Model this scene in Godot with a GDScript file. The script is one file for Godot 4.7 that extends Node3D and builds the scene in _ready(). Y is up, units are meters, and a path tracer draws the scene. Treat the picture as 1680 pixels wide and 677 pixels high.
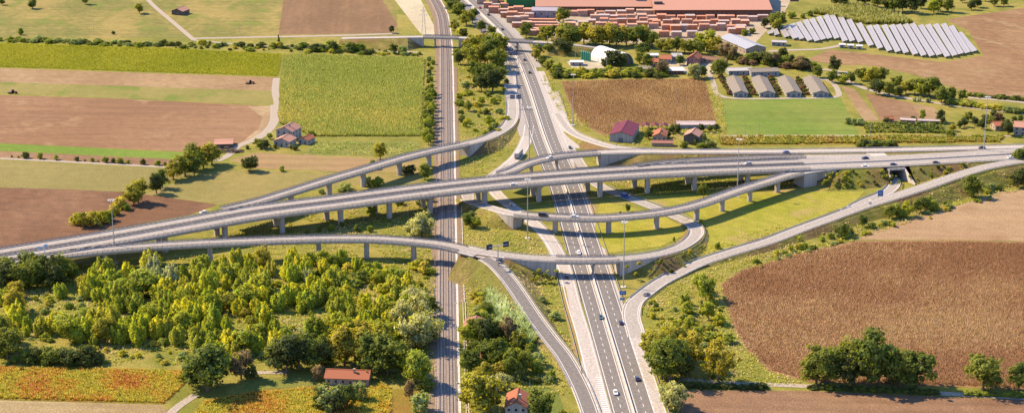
extends Node3D
# ---------------------------------------------------------------- camera model
const FPX := 3000.0
const CAMH := 310.0
const PITCH := 0.309249
const LAND_GAIN := 0.56   # field colours below are written for a brighter soil
var names := {}
var mats := {}
var rng := RandomNumberGenerator.new()
var n1 := FastNoiseLite.new()
var n2 := FastNoiseLite.new()
var n3 := FastNoiseLite.new()

func P(px: float, py: float, h := 0.0) -> Vector3:
	var x := (px - 840.0) / FPX
	var y := -(py - 338.5) / FPX
	var dy := y * cos(PITCH) - sin(PITCH)
	var dz := -(cos(PITCH) + y * sin(PITCH))
	var t := (h - CAMH) / dy
	return Vector3(x * t, h, dz * t)
func Q(w: Vector3) -> Vector2:
	var yy := w.y - CAMH
	var zc := -w.z * cos(PITCH) - yy * sin(PITCH)
	var yc := yy * cos(PITCH) - w.z * sin(PITCH)
	return Vector2(840.0 + FPX * w.x / zc, 338.5 - FPX * yc / zc)

# ---------------------------------------------------------------- mesh builder
class MB:
	var v := PackedVector3Array()
	var n := PackedVector3Array()
	var c := PackedColorArray()
	var t := PackedVector2Array()
	var col := Color(1, 1, 1)
	func tri(a: Vector3, b: Vector3, d: Vector3) -> void:
		var nn := (b - a).cross(d - a).normalized()
		for q in [a, d, b]:
			v.append(q); n.append(nn); c.append(col); t.append(Vector2(q.x, q.z) / 40.0)
	func quad(a: Vector3, b: Vector3, d: Vector3, e: Vector3) -> void:
		tri(a, b, d); tri(a, d, e)
	func box(ctr: Vector3, s: Vector3, b := Basis.IDENTITY) -> void:
		var p := []
		for i in 8:
			p.append(ctr + b * Vector3(s.x * (0.5 if i & 1 else -0.5), s.y * (0.5 if i & 2 else -0.5), s.z * (0.5 if i & 4 else -0.5)))
		quad(p[4], p[5], p[7], p[6]); quad(p[1], p[0], p[2], p[3])
		quad(p[5], p[1], p[3], p[7]); quad(p[0], p[4], p[6], p[2])
		quad(p[6], p[7], p[3], p[2]); quad(p[0], p[1], p[5], p[4])
	# box with a narrower top: taper = top size factor
	func frustum(ctr: Vector3, s: Vector3, tx: float, tz: float, b := Basis.IDENTITY) -> void:
		var p := []
		for i in 8:
			var fx := tx if i & 2 else 1.0
			var fz := tz if i & 2 else 1.0
			p.append(ctr + b * Vector3(s.x * fx * (0.5 if i & 1 else -0.5), s.y * (0.5 if i & 2 else -0.5), s.z * fz * (0.5 if i & 4 else -0.5)))
		quad(p[4], p[5], p[7], p[6]); quad(p[1], p[0], p[2], p[3])
		quad(p[5], p[1], p[3], p[7]); quad(p[0], p[4], p[6], p[2])
		quad(p[6], p[7], p[3], p[2]); quad(p[0], p[1], p[5], p[4])
	func bar(a: Vector3, b: Vector3, w: float, w2 := -1.0, sides := 6) -> void:
		if w2 < 0.0: w2 = w
		var d := (b - a).normalized()
		var u := d.cross(Vector3(0, 0, 1) if absf(d.z) < 0.9 else Vector3(1, 0, 0)).normalized()
		var k := d.cross(u)
		for i in sides:
			var a0 := TAU * i / sides
			var a1 := TAU * (i + 1) / sides
			var r0 := u * cos(a0) + k * sin(a0)
			var r1 := u * cos(a1) + k * sin(a1)
			quad(a + r0 * w, a + r1 * w, b + r1 * w2, b + r0 * w2)
			tri(b, b + r0 * w2, b + r1 * w2)
			tri(a, a + r1 * w, a + r0 * w)
	# side outline (x,y) extruded along z from -w/2 to w/2
	func prism(pts: Array, z0: float, z1: float) -> void:
		var poly := PackedVector2Array(pts)
		var idx := Geometry2D.triangulate_polygon(poly)
		for i in range(0, idx.size(), 3):
			var a: Vector2 = poly[idx[i]]
			var b: Vector2 = poly[idx[i + 1]]
			var d: Vector2 = poly[idx[i + 2]]
			if (b - a).cross(d - a) < 0.0:
				var q := b
				b = d; d = q
			tri(Vector3(a.x, a.y, z1), Vector3(b.x, b.y, z1), Vector3(d.x, d.y, z1))
			tri(Vector3(a.x, a.y, z0), Vector3(d.x, d.y, z0), Vector3(b.x, b.y, z0))
		var cw := Geometry2D.is_polygon_clockwise(poly)
		for i in poly.size():
			var a: Vector2 = poly[i]
			var b: Vector2 = poly[(i + 1) % poly.size()]
			if cw: quad(Vector3(b.x, b.y, z0), Vector3(a.x, a.y, z0), Vector3(a.x, a.y, z1), Vector3(b.x, b.y, z1))
			else: quad(Vector3(a.x, a.y, z0), Vector3(b.x, b.y, z0), Vector3(b.x, b.y, z1), Vector3(a.x, a.y, z1))

func mesh_of(mb: MB, org := Vector3.ZERO) -> ArrayMesh:
	var am := ArrayMesh.new()
	var a := []
	a.resize(Mesh.ARRAY_MAX)
	if org != Vector3.ZERO:
		for i in mb.v.size(): mb.v[i] -= org
	a[Mesh.ARRAY_VERTEX] = mb.v
	a[Mesh.ARRAY_NORMAL] = mb.n
	a[Mesh.ARRAY_COLOR] = mb.c
	a[Mesh.ARRAY_TEX_UV] = mb.t
	am.add_surface_from_arrays(Mesh.PRIMITIVE_TRIANGLES, a)
	return am
func numbered(called: String) -> String:
	if not names.has(called):
		names[called] = 0
		return called
	names[called] += 1
	return "%s_%03d" % [called, names[called]]
func commit(mb: MB, called: String, m: Material, parent: Node = self, org := Vector3.ZERO) -> MeshInstance3D:
	var o := MeshInstance3D.new()
	if mb.v.size() > 0: o.mesh = mesh_of(mb, org)
	o.material_override = m
	o.name = numbered(called) if parent == self else called
	parent.add_child(o, true)
	return o
func inst(me: Mesh, called: String, m: Material, parent: Node) -> MeshInstance3D:
	var o := MeshInstance3D.new()
	o.mesh = me
	o.material_override = m
	o.name = called
	parent.add_child(o, true)
	return o
func tag(o: Node, label: String, category := "", group := "", kind := "") -> Node:
	if label: o.set_meta("label", label)
	if category: o.set_meta("category", category)
	if group: o.set_meta("group", group)
	if kind: o.set_meta("kind", kind)
	return o
func thing(called: String, label: String, category: String, at := Vector3.ZERO, turn := 0.0, group := "") -> Node3D:
	var o := Node3D.new()
	o.name = numbered(called)
	add_child(o)
	o.position = at
	o.rotation.y = turn
	tag(o, label, category, group)
	return o
func copy_of(src: Node3D, at: Vector3, turn := 0.0, label := "", group := "") -> Node3D:
	var o: Node3D = src.duplicate()
	var base: String = src.get_meta("base_name", src.name)
	o.name = numbered(base)
	add_child(o)
	o.position = at
	o.rotation.y = turn
	if label: o.set_meta("label", label)
	if group: o.set_meta("group", group)
	return o

# ---------------------------------------------------------------- materials
func L(r: float, g: float, b: float) -> Color:
	return Color(r, g, b).linear_to_srgb()
func grain(lo: float, hi: float, freq: float, oct := 4, seed_ := 1) -> NoiseTexture2D:
	var t := NoiseTexture2D.new()
	var f := FastNoiseLite.new()
	f.noise_type = FastNoiseLite.TYPE_SIMPLEX_SMOOTH
	f.frequency = freq
	f.fractal_octaves = oct
	f.seed = seed_
	t.noise = f
	t.width = 1024; t.height = 1024
	t.seamless = true
	var g := Gradient.new()
	g.offsets = PackedFloat32Array([0.15, 0.85])
	g.colors = PackedColorArray([Color(lo, lo, lo), Color(hi, hi, hi)])
	t.color_ramp = g
	return t
func mat(called: String, col: Color, rough := 0.9, vert := false, tex: Texture2D = null, metal := 0.0) -> StandardMaterial3D:
	if mats.has(called): return mats[called]
	var m := StandardMaterial3D.new()
	m.resource_name = called
	m.albedo_color = col.linear_to_srgb()
	m.roughness = rough
	m.metallic = metal
	m.metallic_specular = 0.35
	if vert: m.vertex_color_use_as_albedo = true
	if tex:
		m.albedo_texture = tex
	mats[called] = m
	return m

# ---------------------------------------------------------------- land sheets
func lerp3(a: Color, b: Color, k: float) -> Color:
	return a.lerp(b, clampf(k, 0.0, 1.0))
# spec: a, b, c colours; big: size of patches; rows: world angle of rows; streak: strength
func land_col(x: float, z: float, s: Dictionary) -> Color:
	var fb: float = s.get("big", 40.0)
	var k := n1.get_noise_2d(x * 30.0 / fb, z * 30.0 / fb * 0.6) * 1.3 + 0.5
	var k2 := n2.get_noise_2d(x, z)
	var c := lerp3(s.a, s.b, k + k2 * float(s.get("fine", 0.35)))
	if s.has("c"):
		c = lerp3(c, s.c, (n1.get_noise_2d(x * 1.7 + 500.0, z * 1.1 - 300.0) + k2 * 0.3 - float(s.get("thr", 0.1))) * 4.0)
	var st: float = s.get("streak", 0.0)
	if st > 0.0:
		var an: float = s.get("rows", 0.0)
		var al := x * cos(an) + z * sin(an)
		var ac := -x * sin(an) + z * cos(an)
		c *= 1.0 + st * n3.get_noise_2d(ac * float(s.get("rowf", 1.0)), al * 0.02)
	c *= 1.0 + float(s.get("speck", 0.12)) * k2
	c *= LAND_GAIN
	c.b *= 0.8
	c.g *= 0.98
	c.a = 1.0
	return c
func poly_px(pts: Array, h := 0.0) -> PackedVector2Array:
	var r := PackedVector2Array()
	for p in pts:
		var w := P(p[0], p[1], h)
		r.append(Vector2(w.x, w.z))
	return r
func land(called: String, poly: PackedVector2Array, y: float, spec: Dictionary, cell := 2.5, label := "", category := "", m: Material = null) -> MeshInstance3D:
	var mb := MB.new()
	var lo := poly[0]
	var hi := poly[0]
	for p in poly:
		lo = lo.min(p); hi = hi.max(p)
	var nx := int(ceil((hi.x - lo.x) / cell))
	var nz := int(ceil((hi.y - lo.y) / cell))
	var ins := PackedByteArray()
	var cols := PackedColorArray()
	ins.resize((nx + 1) * (nz + 1)); cols.resize((nx + 1) * (nz + 1))
	for j in nz + 1:
		for i in nx + 1:
			var q := lo + Vector2(i, j) * cell
			var k := j * (nx + 1) + i
			if Geometry2D.is_point_in_polygon(q, poly):
				ins[k] = 1
				cols[k] = land_col(q.x, q.y, spec)
	var up := Vector3.UP
	for j in nz:
		for i in nx:
			var k := j * (nx + 1) + i
			var s := ins[k] + ins[k + 1] + ins[k + nx + 1] + ins[k + nx + 2]
			if s == 0: continue
			var a := lo + Vector2(i, j) * cell
			var b := a + Vector2(cell, 0)
			var d := a + Vector2(cell, cell)
			var e := a + Vector2(0, cell)
			if s == 4:
				var id := [k, k + 1, k + nx + 2, k, k + nx + 2, k + nx + 1]
				var pp := [a, b, d, a, d, e]
				for q in 6:
					var w: Vector2 = pp[q]
					mb.v.append(Vector3(w.x, y, w.y)); mb.n.append(up); mb.c.append(cols[id[q]]); mb.t.append(w / 40.0)
			else:
				for pg in Geometry2D.intersect_polygons(PackedVector2Array([a, b, d, e]), poly):
					var tr := Geometry2D.triangulate_polygon(pg)
					for q in range(0, tr.size(), 3):
						var u0: Vector2 = pg[tr[q]]
						var u1: Vector2 = pg[tr[q + 1]]
						var u2: Vector2 = pg[tr[q + 2]]
						if (u1 - u0).cross(u2 - u0) < 0.0:
							var sw := u1
							u1 = u2; u2 = sw
						for w in [u0, u1, u2]:
							mb.v.append(Vector3(w.x, y, w.y)); mb.n.append(up); mb.c.append(land_col(w.x, w.y, spec)); mb.t.append(w / 40.0)
	var o := commit(mb, called, m if m else mats["land"])
	tag(o, label, category if category else "field", "", "structure")
	return o

# ---------------------------------------------------------------- paths
func path(pts: Array, step := 4.0) -> Dictionary:
	var w: Array[Vector3] = []
	for p in pts: w.append(P(p[0], p[1], p[2] if p.size() > 2 else 0.0))
	return path_w(w, step)
func path_w(w: Array[Vector3], step := 4.0) -> Dictionary:
	var dense: Array[Vector3] = []
	var nw := w.size()
	for i in nw - 1:
		var a := w[maxi(i - 1, 0)]
		var b := w[i]
		var c := w[i + 1]
		var d := w[mini(i + 2, nw - 1)]
		# centripetal-ish tangents
		var lb := maxf(b.distance_to(c), 0.01)
		var m1 := (c - a) * (lb / maxf(c.distance_to(b) + b.distance_to(a), 0.01))
		var m2 := (d - b) * (lb / maxf(d.distance_to(c) + c.distance_to(b), 0.01))
		var nn := maxi(int(lb / 1.0), 2)
		for k in nn:
			var t := float(k) / nn
			var t2 := t * t
			var t3 := t2 * t
			dense.append(b * (2 * t3 - 3 * t2 + 1) + m1 * (t3 - 2 * t2 + t) + c * (-2 * t3 + 3 * t2) + m2 * (t3 - t2))
	dense.append(w[nw - 1])
	var pp := PackedVector3Array([dense[0]])
	var ss := PackedFloat32Array([0.0])
	var acc := 0.0
	var tot := 0.0
	for i in range(1, dense.size()):
		var dl := dense[i].distance_to(dense[i - 1])
		acc += dl; tot += dl
		if acc >= step or i == dense.size() - 1:
			pp.append(dense[i]); ss.append(tot); acc = 0.0
	var rr := PackedVector3Array()
	for i in pp.size():
		var d := pp[mini(i + 1, pp.size() - 1)] - pp[maxi(i - 1, 0)]
		d.y = 0
		d = d.normalized()
		rr.append(Vector3(-d.z, 0, d.x))
	return {"p": pp, "r": rr, "s": ss, "n": pp.size()}
func at_px(pa: Dictionary, px: float, h: float, py: float) -> int:
	return near(pa, P(px, py, h))
func near(pa: Dictionary, w: Vector3) -> int:
	var best := 0
	var bd := 1e18
	for i in pa.n:
		var q: Vector3 = pa.p[i]
		var d := Vector2(q.x - w.x, q.z - w.z).length_squared()
		if d < bd:
			bd = d; best = i
	return best
func at_x(pa: Dictionary, px: float, off := 0.0) -> int:
	var best := 0
	var bd := 1e18
	for i in pa.n:
		var d := absf(Q(pa.p[i] + pa.r[i] * off).x - px)
		if d < bd:
			bd = d; best = i
	return best
func pt(pa: Dictionary, s: float, off := 0.0, up := 0.0) -> Vector3:
	var ss: PackedFloat32Array = pa.s
	s = clampf(s, 0.0, ss[pa.n - 1])
	var i := clampi(ss.bsearch(s) - 1, 0, pa.n - 2)
	var t := (s - ss[i]) / maxf(ss[i + 1] - ss[i], 0.001)
	return pa.p[i].lerp(pa.p[i + 1], t) + pa.r[i].lerp(pa.r[i + 1], t) * off + Vector3(0, up, 0)
func dir_at(pa: Dictionary, i: int) -> Vector3:
	var r: Vector3 = pa.r[i]
	return Vector3(r.z, 0, -r.x)
# sheet between two offsets, seen from above when oa < ob
func strip(mb: MB, pa: Dictionary, oa: float, ya: float, ob: float, yb: float, i0 := 0, i1 := -1) -> void:
	if i1 < 0: i1 = pa.n - 1
	for i in range(i0, i1):
		var a: Vector3 = pa.p[i] + pa.r[i] * oa + Vector3(0, ya, 0)
		var b: Vector3 = pa.p[i] + pa.r[i] * ob + Vector3(0, yb, 0)
		var c: Vector3 = pa.p[i + 1] + pa.r[i + 1] * ob + Vector3(0, yb, 0)
		var d: Vector3 = pa.p[i + 1] + pa.r[i + 1] * oa + Vector3(0, ya, 0)
		mb.quad(a, b, c, d)
# road surface in narrow lanes of slightly different worn tone, with repair patches
func paved(mb: MB, pa: Dictionary, oa: float, ob: float, y: float, i0 := 0, i1 := -1) -> void:
	if i1 < 0: i1 = pa.n - 1
	var nn := maxi(2, int((ob - oa) / 0.9))
	var sd: float = pa.p[0].x * 3.7
	for k in nn:
		var o0 := lerpf(oa, ob, float(k) / nn)
		var o1 := lerpf(oa, ob, float(k + 1) / nn)
		for i in range(i0, i1):
			var s: float = pa.s[i]
			var g := 1.0 + 0.10 * n3.get_noise_2d(k * 7.3 + sd, s * 0.035) + 0.05 * n2.get_noise_2d(s * 0.3 + sd, k * 1.3)
			if n1.get_noise_2d(floorf(s / 22.0) * 61.0 + sd, floorf(k / 4.0) * 47.0) > 0.33: g *= 0.93
			mb.col = Color(g, g, g)
			strip(mb, pa, o0, y, o1, y, i, i + 1)
	mb.col = Color(1, 1, 1)
# closed beam of rectangular section
func beam(mb: MB, pa: Dictionary, oa: float, ob: float, y0: float, y1: float, i0 := 0, i1 := -1) -> void:
	if i1 < 0: i1 = pa.n - 1
	strip(mb, pa, oa, y1, ob, y1, i0, i1)
	strip(mb, pa, ob, y1, ob, y0, i0, i1)
	strip(mb, pa, oa, y0, oa, y1, i0, i1)
	strip(mb, pa, ob, y0, oa, y0, i0, i1)
	for i in [i0, i1]:
		var a: Vector3 = pa.p[i] + pa.r[i] * oa
		var b: Vector3 = pa.p[i] + pa.r[i] * ob
		var q0 := a + Vector3(0, y0, 0)
		var q1 := b + Vector3(0, y0, 0)
		var q2 := b + Vector3(0, y1, 0)
		var q3 := a + Vector3(0, y1, 0)
		if i == i0: mb.quad(q0, q1, q2, q3)
		else: mb.quad(q1, q0, q3, q2)
func dashes(mb: MB, pa: Dictionary, off: float, w: float, on: float, gap: float, s0: float, s1: float, up := 0.02) -> void:
	var s := s0
	while s < s1:
		var e := minf(s + on, s1)
		mb.quad(pt(pa, s, off - w / 2, up), pt(pa, s, off + w / 2, up), pt(pa, e, off + w / 2, up), pt(pa, e, off - w / 2, up))
		s += on + gap
# steel railing / guard rail: rails and posts
func rail_mesh(mb: MB, pa: Dictionary, off: float, hs: Array, thick: float, gap: float, i0 := 0, i1 := -1, base := 0.0, post := 0.08) -> void:
	if i1 < 0: i1 = pa.n - 1
	for h in hs: beam(mb, pa, off - thick / 2, off + thick / 2, h - 0.16, h, i0, i1)
	var s: float = pa.s[i0]
	while s < pa.s[i1]:
		var q := pt(pa, s, off, 0.0)
		mb.box(q + Vector3(0, (hs[0] + base) / 2.0, 0), Vector3(post, hs[0] - base, post))
		s += gap

# ================================================================ scene
func _ready() -> void:
	rng.seed = 7
	# camera
	var cam := Camera3D.new()
	cam.name = "camera"
	cam.position = Vector3(0, CAMH, 0)
	cam.rotation.x = -PITCH
	cam.fov = rad_to_deg(2.0 * atan(338.5 / FPX))
	cam.near = 1.0
	cam.far = 12000.0
	add_child(cam)
	cam.current = true
	# sky and exposure
	var we := WorldEnvironment.new()
	we.name = "world_environment"
	var env := Environment.new()
	env.background_mode = Environment.BG_SKY
	var sky := Sky.new()
	var sm := ProceduralSkyMaterial.new()
	sm.sky_top_color = Color(0.38, 0.53, 0.78)
	sm.sky_horizon_color = Color(0.86, 0.88, 0.89)
	sm.sky_curve = 0.12
	sm.ground_horizon_color = Color(0.62, 0.62, 0.55)
	sm.ground_bottom_color = Color(0.3, 0.3, 0.22)
	sm.sun_angle_max = 0.0
	sky.sky_material = sm
	env.sky = sky
	env.tonemap_mode = Environment.TONE_MAPPER_LINEAR
	env.tonemap_exposure = 2.6
	env.background_energy_multiplier = 0.82
	env.sdfgi_enabled = true
	env.ssao_enabled = true
	env.ssil_enabled = true
	we.environment = env
	add_child(we)
	# sun: behind and left, shadows fall right and towards the viewer
	var sun := DirectionalLight3D.new()
	sun.name = "sun"
	sun.light_energy = 1.5
	sun.light_angular_distance = 0.5
	sun.light_color = Color(1.0, 0.90, 0.76)
	sun.shadow_enabled = true
	add_child(sun)
	sun.look_at_from_position(Vector3.ZERO, Vector3(0.95, -1.0, 0.42), Vector3.UP)

	n1.noise_type = FastNoiseLite.TYPE_SIMPLEX_SMOOTH
	n1.frequency = 1.0 / 60.0
	n1.fractal_octaves = 4
	n2.noise_type = FastNoiseLite.TYPE_SIMPLEX_SMOOTH
	n2.frequency = 1.0 / 7.0
	n2.fractal_octaves = 3
	n2.seed = 5
	n3.noise_type = FastNoiseLite.TYPE_SIMPLEX_SMOOTH
	n3.frequency = 1.0 / 5.0
	n3.fractal_octaves = 3
	n3.seed = 9
	make_materials()
	make_ground()
	make_railway()
	make_motorway()
	make_bridges()
	make_embankments()
	make_crops()
	make_trees()
	make_buildings()
	make_vehicles()
	make_furniture()

func make_materials() -> void:
	var soil := grain(0.72, 1.0, 0.035, 5, 3)
	var soft := grain(0.84, 1.0, 0.02, 5, 4)
	mat("land", Color(1, 1, 1), 1.0, true, soil)
	mat("asphalt", Color(0.155, 0.142, 0.128), 0.9, true, soft)
	mat("asphalt_pale", Color(0.295, 0.268, 0.235), 0.9, true, soft)
	mat("concrete_road", Color(0.365, 0.33, 0.29), 0.9, true, soft)
	mat("paint", Color(0.446, 0.435, 0.419), 0.8)
	mat("concrete", Color(0.43, 0.39, 0.345), 0.9, false, soft)
	mat("concrete_pale", Color(0.50, 0.45, 0.39), 0.9, false, soft)
	mat("steel", Color(0.163, 0.163, 0.179), 0.55, false, null, 0.3)
	mat("steel_pale", Color(0.326, 0.326, 0.338), 0.5, false, null, 0.3)
	mat("steel_dark", Color(0.13, 0.125, 0.13), 0.6, false, null, 0.2)
	mat("rust", Color(0.087, 0.054, 0.038), 0.8)
	mat("ballast", Color(0.30, 0.25, 0.21), 1.0, false, soil)
	mat("ballast_dark", Color(0.215, 0.165, 0.13), 1.0, false, soil)
	mat("sleeper", Color(0.31, 0.265, 0.225), 0.95)
	mat("rail", Color(0.070, 0.049, 0.041), 0.5, false, null, 0.4)
	mat("dirt_pale", Color(0.359, 0.310, 0.245), 1.0, false, soil)
	mat("dirt", Color(0.229, 0.163, 0.103), 1.0, false, soil)
	mat("embank", Color(1, 1, 1), 1.0, true, soil)
	mat("joint", Color(0.096, 0.088, 0.080), 0.9)

const GREEN := Color(0.25, 0.26, 0.055)
const TAN := Color(0.42, 0.34, 0.12)
const PLOUGH := Color(0.36, 0.215, 0.14)
func make_ground() -> void:
	# far sheet to the horizon and the near ground in view
	var mb := MB.new()
	mb.col = Color(0.27, 0.25, 0.09)
	mb.quad(Vector3(-9000, -0.3, 300), Vector3(9000, -0.3, 300), Vector3(9000, -0.3, -11000), Vector3(-9000, -0.3, -11000))
	var far := commit(mb, "ground_beyond", mats["land"])
	tag(far, "flat farmland stretching away around the interchange", "ground", "", "structure")
	var g := {"a": Color(0.33, 0.34, 0.055), "b": Color(0.46, 0.40, 0.10), "c": Color(0.27, 0.29, 0.045), "thr": 0.15, "big": 30.0, "fine": 0.6, "speck": 0.25}
	land("ground", PackedVector2Array([Vector2(-250, -640), Vector2(250, -640), Vector2(560, -1900), Vector2(-560, -1900)]), 0.0, g, 3.0, "rough green and straw coloured grass between roads and fields", "ground")
	var F := []
	var meadow := {"a": Color(0.28, 0.28, 0.07), "b": Color(0.47, 0.38, 0.13), "big": 40.0, "fine": 0.5, "streak": 0.2, "rows": 0.05, "speck": 0.2, "c": Color(0.27, 0.31, 0.06), "thr": 0.2}
	var plough := {"a": Color(0.36, 0.21, 0.13), "b": Color(0.44, 0.275, 0.18), "big": 60.0, "speck": 0.2, "streak": 0.2, "rows": 0.03, "rowf": 1.5}
	var plough_dark := {"a": Color(0.26, 0.135, 0.08), "b": Color(0.34, 0.19, 0.12), "big": 45.0, "streak": 0.2, "rows": 0.1, "rowf": 1.6, "speck": 0.2}
	var stubble := {"a": Color(0.44, 0.29, 0.17), "b": Color(0.53, 0.37, 0.23), "big": 40.0, "streak": 0.14, "rows": 0.02, "rowf": 1.2, "speck": 0.2}
	# [name, label, polygon, spec]
	F.append(["meadow", "dry yellow-green meadow crossed by a pale diagonal track", [[-20, -60], [640, -60], [655, 62], [-20, 62]], meadow])
	F.append(["ploughed_field", "brown ploughed field beside the pale lot and the curving railway", [[470, -40], [618, -40], [627, 0], [652, 40], [643, 54], [456, 57]], {"a": Color(0.30, 0.18, 0.105), "b": Color(0.37, 0.225, 0.135), "streak": 0.2, "rows": 1.5, "rowf": 0.8}])
	F.append(["dirt_lot", "pale bare earth lot beside the curving railway", [[632, -20], [680, -20], [713, 44], [714, 58], [692, 57], [682, 45]], {"a": Color(0.74, 0.66, 0.54), "b": Color(0.82, 0.75, 0.63), "big": 20.0}])
	F.append(["crop_field", "bright yellow-green crop strip below the roadside hedge", [[-20, 69], [230, 76], [464, 87], [455, 126], [-20, 110]], {"a": Color(0.30, 0.33, 0.02), "b": Color(0.40, 0.39, 0.03), "big": 60.0, "streak": 0.08}])
	F.append(["stubble_field", "pale pinkish stubble strip where the tractor works", [[-20, 111], [454, 127], [450, 149], [-20, 134]], stubble])
	F.append(["grass_strip", "yellow-green grass strip with low dark hedge", [[-20, 134], [450, 149], [446, 172], [-20, 152]], {"a": Color(0.34, 0.33, 0.09), "b": Color(0.42, 0.37, 0.13), "c": Color(0.24, 0.32, 0.05), "thr": 0.25, "streak": 0.06}])
	F.append(["ploughed_field", "large smooth pinkish-brown ploughed field beside the dirt track", [[-20, 155], [200, 162], [442, 174], [449, 188], [432, 218], [400, 236], [352, 248], [306, 249], [-20, 234]], {"a": Color(0.38, 0.215, 0.13), "b": Color(0.45, 0.27, 0.17), "c": Color(0.47, 0.30, 0.19), "thr": 0.36, "big": 70.0, "streak": 0.22, "rows": 0.05, "speck": 0.14}])
	F.append(["crop_field", "narrow vivid green crop strip above the shrub row", [[-20, 234], [306, 250], [302, 262], [-20, 246]], {"a": Color(0.22, 0.36, 0.04), "b": Color(0.28, 0.40, 0.06), "streak": 0.05}])
	F.append(["ploughed_field", "thin brown strip planted with a row of shrubs", [[-20, 247], [302, 262], [292, 273], [-20, 258]], plough])
	F.append(["meadow", "wide dry meadow between shrub row and dark ploughed field", [[-20, 262], [290, 277], [320, 284], [215, 316], [-20, 306]], {"a": Color(0.36, 0.32, 0.115), "b": Color(0.42, 0.36, 0.14), "big": 60.0, "streak": 0.07, "rows": 0.05}])
	F.append(["ploughed_field", "dark reddish ploughed field beside the viaduct", [[-20, 307], [100, 310], [204, 315], [300, 327], [356, 336], [310, 352], [120, 388], [-20, 414]], plough_dark])
	F.append(["meadow", "dry meadow between the tree row and the slip ramp viaduct", [[375, 279], [560, 284], [690, 286], [690, 300], [540, 306], [360, 336], [235, 318], [330, 285]], {"a": Color(0.37, 0.33, 0.11), "b": Color(0.45, 0.37, 0.14), "big": 40.0, "streak": 0.08, "rows": -0.1}])
	F.append(["ploughed_field", "pinkish tan tilled strip below the farmhouse", [[375, 262], [420, 250], [560, 257], [690, 262], [690, 285], [560, 282], [420, 276]], {"a": Color(0.50, 0.34, 0.19), "b": Color(0.46, 0.36, 0.15), "big": 25.0, "streak": 0.2, "rows": 0.06, "rowf": 0.5}])
	F.append(["vegetable_plot", "green vegetable plot in rows beside the farmhouse", [[520, 231], [688, 233], [687, 257], [497, 254]], {"a": Color(0.27, 0.32, 0.07), "b": Color(0.36, 0.36, 0.11), "streak": 0.3, "rows": 0.03, "rowf": 0.9}])
	F.append(["maize_field", "large green maize field beside the railway", [[465, 88], [697, 96], [694, 150], [689, 227], [505, 226], [458, 214], [452, 190], [457, 140]], {"a": Color(0.30, 0.34, 0.07), "b": Color(0.38, 0.38, 0.09)}])
	F.append(["dry_maize_field", "large rust-brown dry maize field beside the pale tilled field", [[1183, 467], [1215, 444], [1300, 418], [1405, 395], [1560, 394], [1700, 397], [1700, 640], [1560, 634], [1330, 627], [1262, 609], [1225, 574], [1204, 538], [1193, 505]], {"a": Color(0.36, 0.20, 0.11), "b": Color(0.44, 0.265, 0.15), "c": Color(0.44, 0.35, 0.12), "thr": 0.45, "big": 45.0, "streak": 0.26, "rowf": 0.8, "rows": 0.0, "speck": 0.3}])
	F.append(["tilled_field", "pale sandy pink tilled field beside the rising slip road", [[1406, 393], [1447, 371], [1549, 345], [1600, 328], [1634, 315], [1700, 308], [1700, 396], [1560, 393]], {"a": Color(0.52, 0.34, 0.22), "b": Color(0.58, 0.41, 0.27), "c": Color(0.44, 0.27, 0.17), "thr": 0.3, "big": 50.0, "streak": 0.13, "rows": 0.02, "rowf": 0.7}])
	F.append(["ploughed_field", "dark reddish ploughed field below the row of big trees", [[1120, 640], [1330, 641], [1700, 657], [1700, 760], [1105, 760]], {"a": Color(0.33, 0.19, 0.125), "b": Color(0.40, 0.245, 0.165), "streak": 0.24, "rows": 0.06, "rowf": 0.9}])
	F.append(["dry_crop_field", "reddish-brown dry crop field behind the red-roofed barn", [[921, 133], [1040, 130], [1157, 129], [1176, 200], [1130, 206], [1060, 206], [990, 222], [950, 200], [936, 177]], {"a": Color(0.38, 0.22, 0.12), "b": Color(0.48, 0.32, 0.16), "big": 25.0, "streak": 0.2, "rows": 1.57}])
	F.append(["green_field", "vivid green field in front of the four long barns", [[1183, 164], [1380, 160], [1411, 222], [1193, 222]], {"a": Color(0.20, 0.33, 0.04), "b": Color(0.30, 0.37, 0.075), "big": 40.0, "streak": 0.2, "rows": 0.02, "rowf": 0.7}])
	F.append(["tilled_field", "narrow pinkish tilled strip beside the green field", [[1381, 140], [1403, 146], [1444, 198], [1418, 198]], stubble])
	F.append(["tilled_field", "brown tilled plot beside the country lane", [[1420, 152], [1500, 170], [1512, 196], [1446, 198]], plough])
	F.append(["tilled_field", "small pinkish tilled plot above the garden hedge", [[1495, 169], [1535, 176], [1545, 196], [1514, 197]], stubble])
	F.append(["ploughed_field", "broad brown ploughed slope around the solar rows", [[1325, 98], [1362, 81], [1450, 91], [1548, 102], [1615, 91], [1590, 50], [1552, 32], [1700, 10], [1700, 166], [1590, 152], [1500, 122], [1430, 107], [1370, 106]], {"a": Color(0.38, 0.22, 0.125), "b": Color(0.46, 0.29, 0.17), "big": 45.0, "streak": 0.26, "rows": 0.3, "speck": 0.22, "c": Color(0.48, 0.33, 0.2), "thr": 0.3}])
	F.append(["vineyard_strip", "yellow vine strip along the embankment road", [[1180, 224], [1650, 222], [1640, 234], [1180, 240]], {"a": Color(0.36, 0.31, 0.05), "b": Color(0.44, 0.34, 0.07), "big": 12.0}])
	F.append(["factory_yard", "pale dusty yard of the brick works", [[795, -60], [1330, -60], [1288, 20], [1240, 70], [1060, 72], [905, 66], [872, 52]], {"a": Color(0.62, 0.50, 0.42), "b": Color(0.74, 0.64, 0.55), "big": 20.0}])
	F.append(["sorghum_field", "orange and yellow crop field below the poplar grove", [[-20, 601], [160, 603], [300, 607], [303, 630], [268, 663], [-20, 655]], {"a": Color(0.38, 0.22, 0.04), "b": Color(0.36, 0.29, 0.04), "big": 20.0, "speck": 0.3}])
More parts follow.
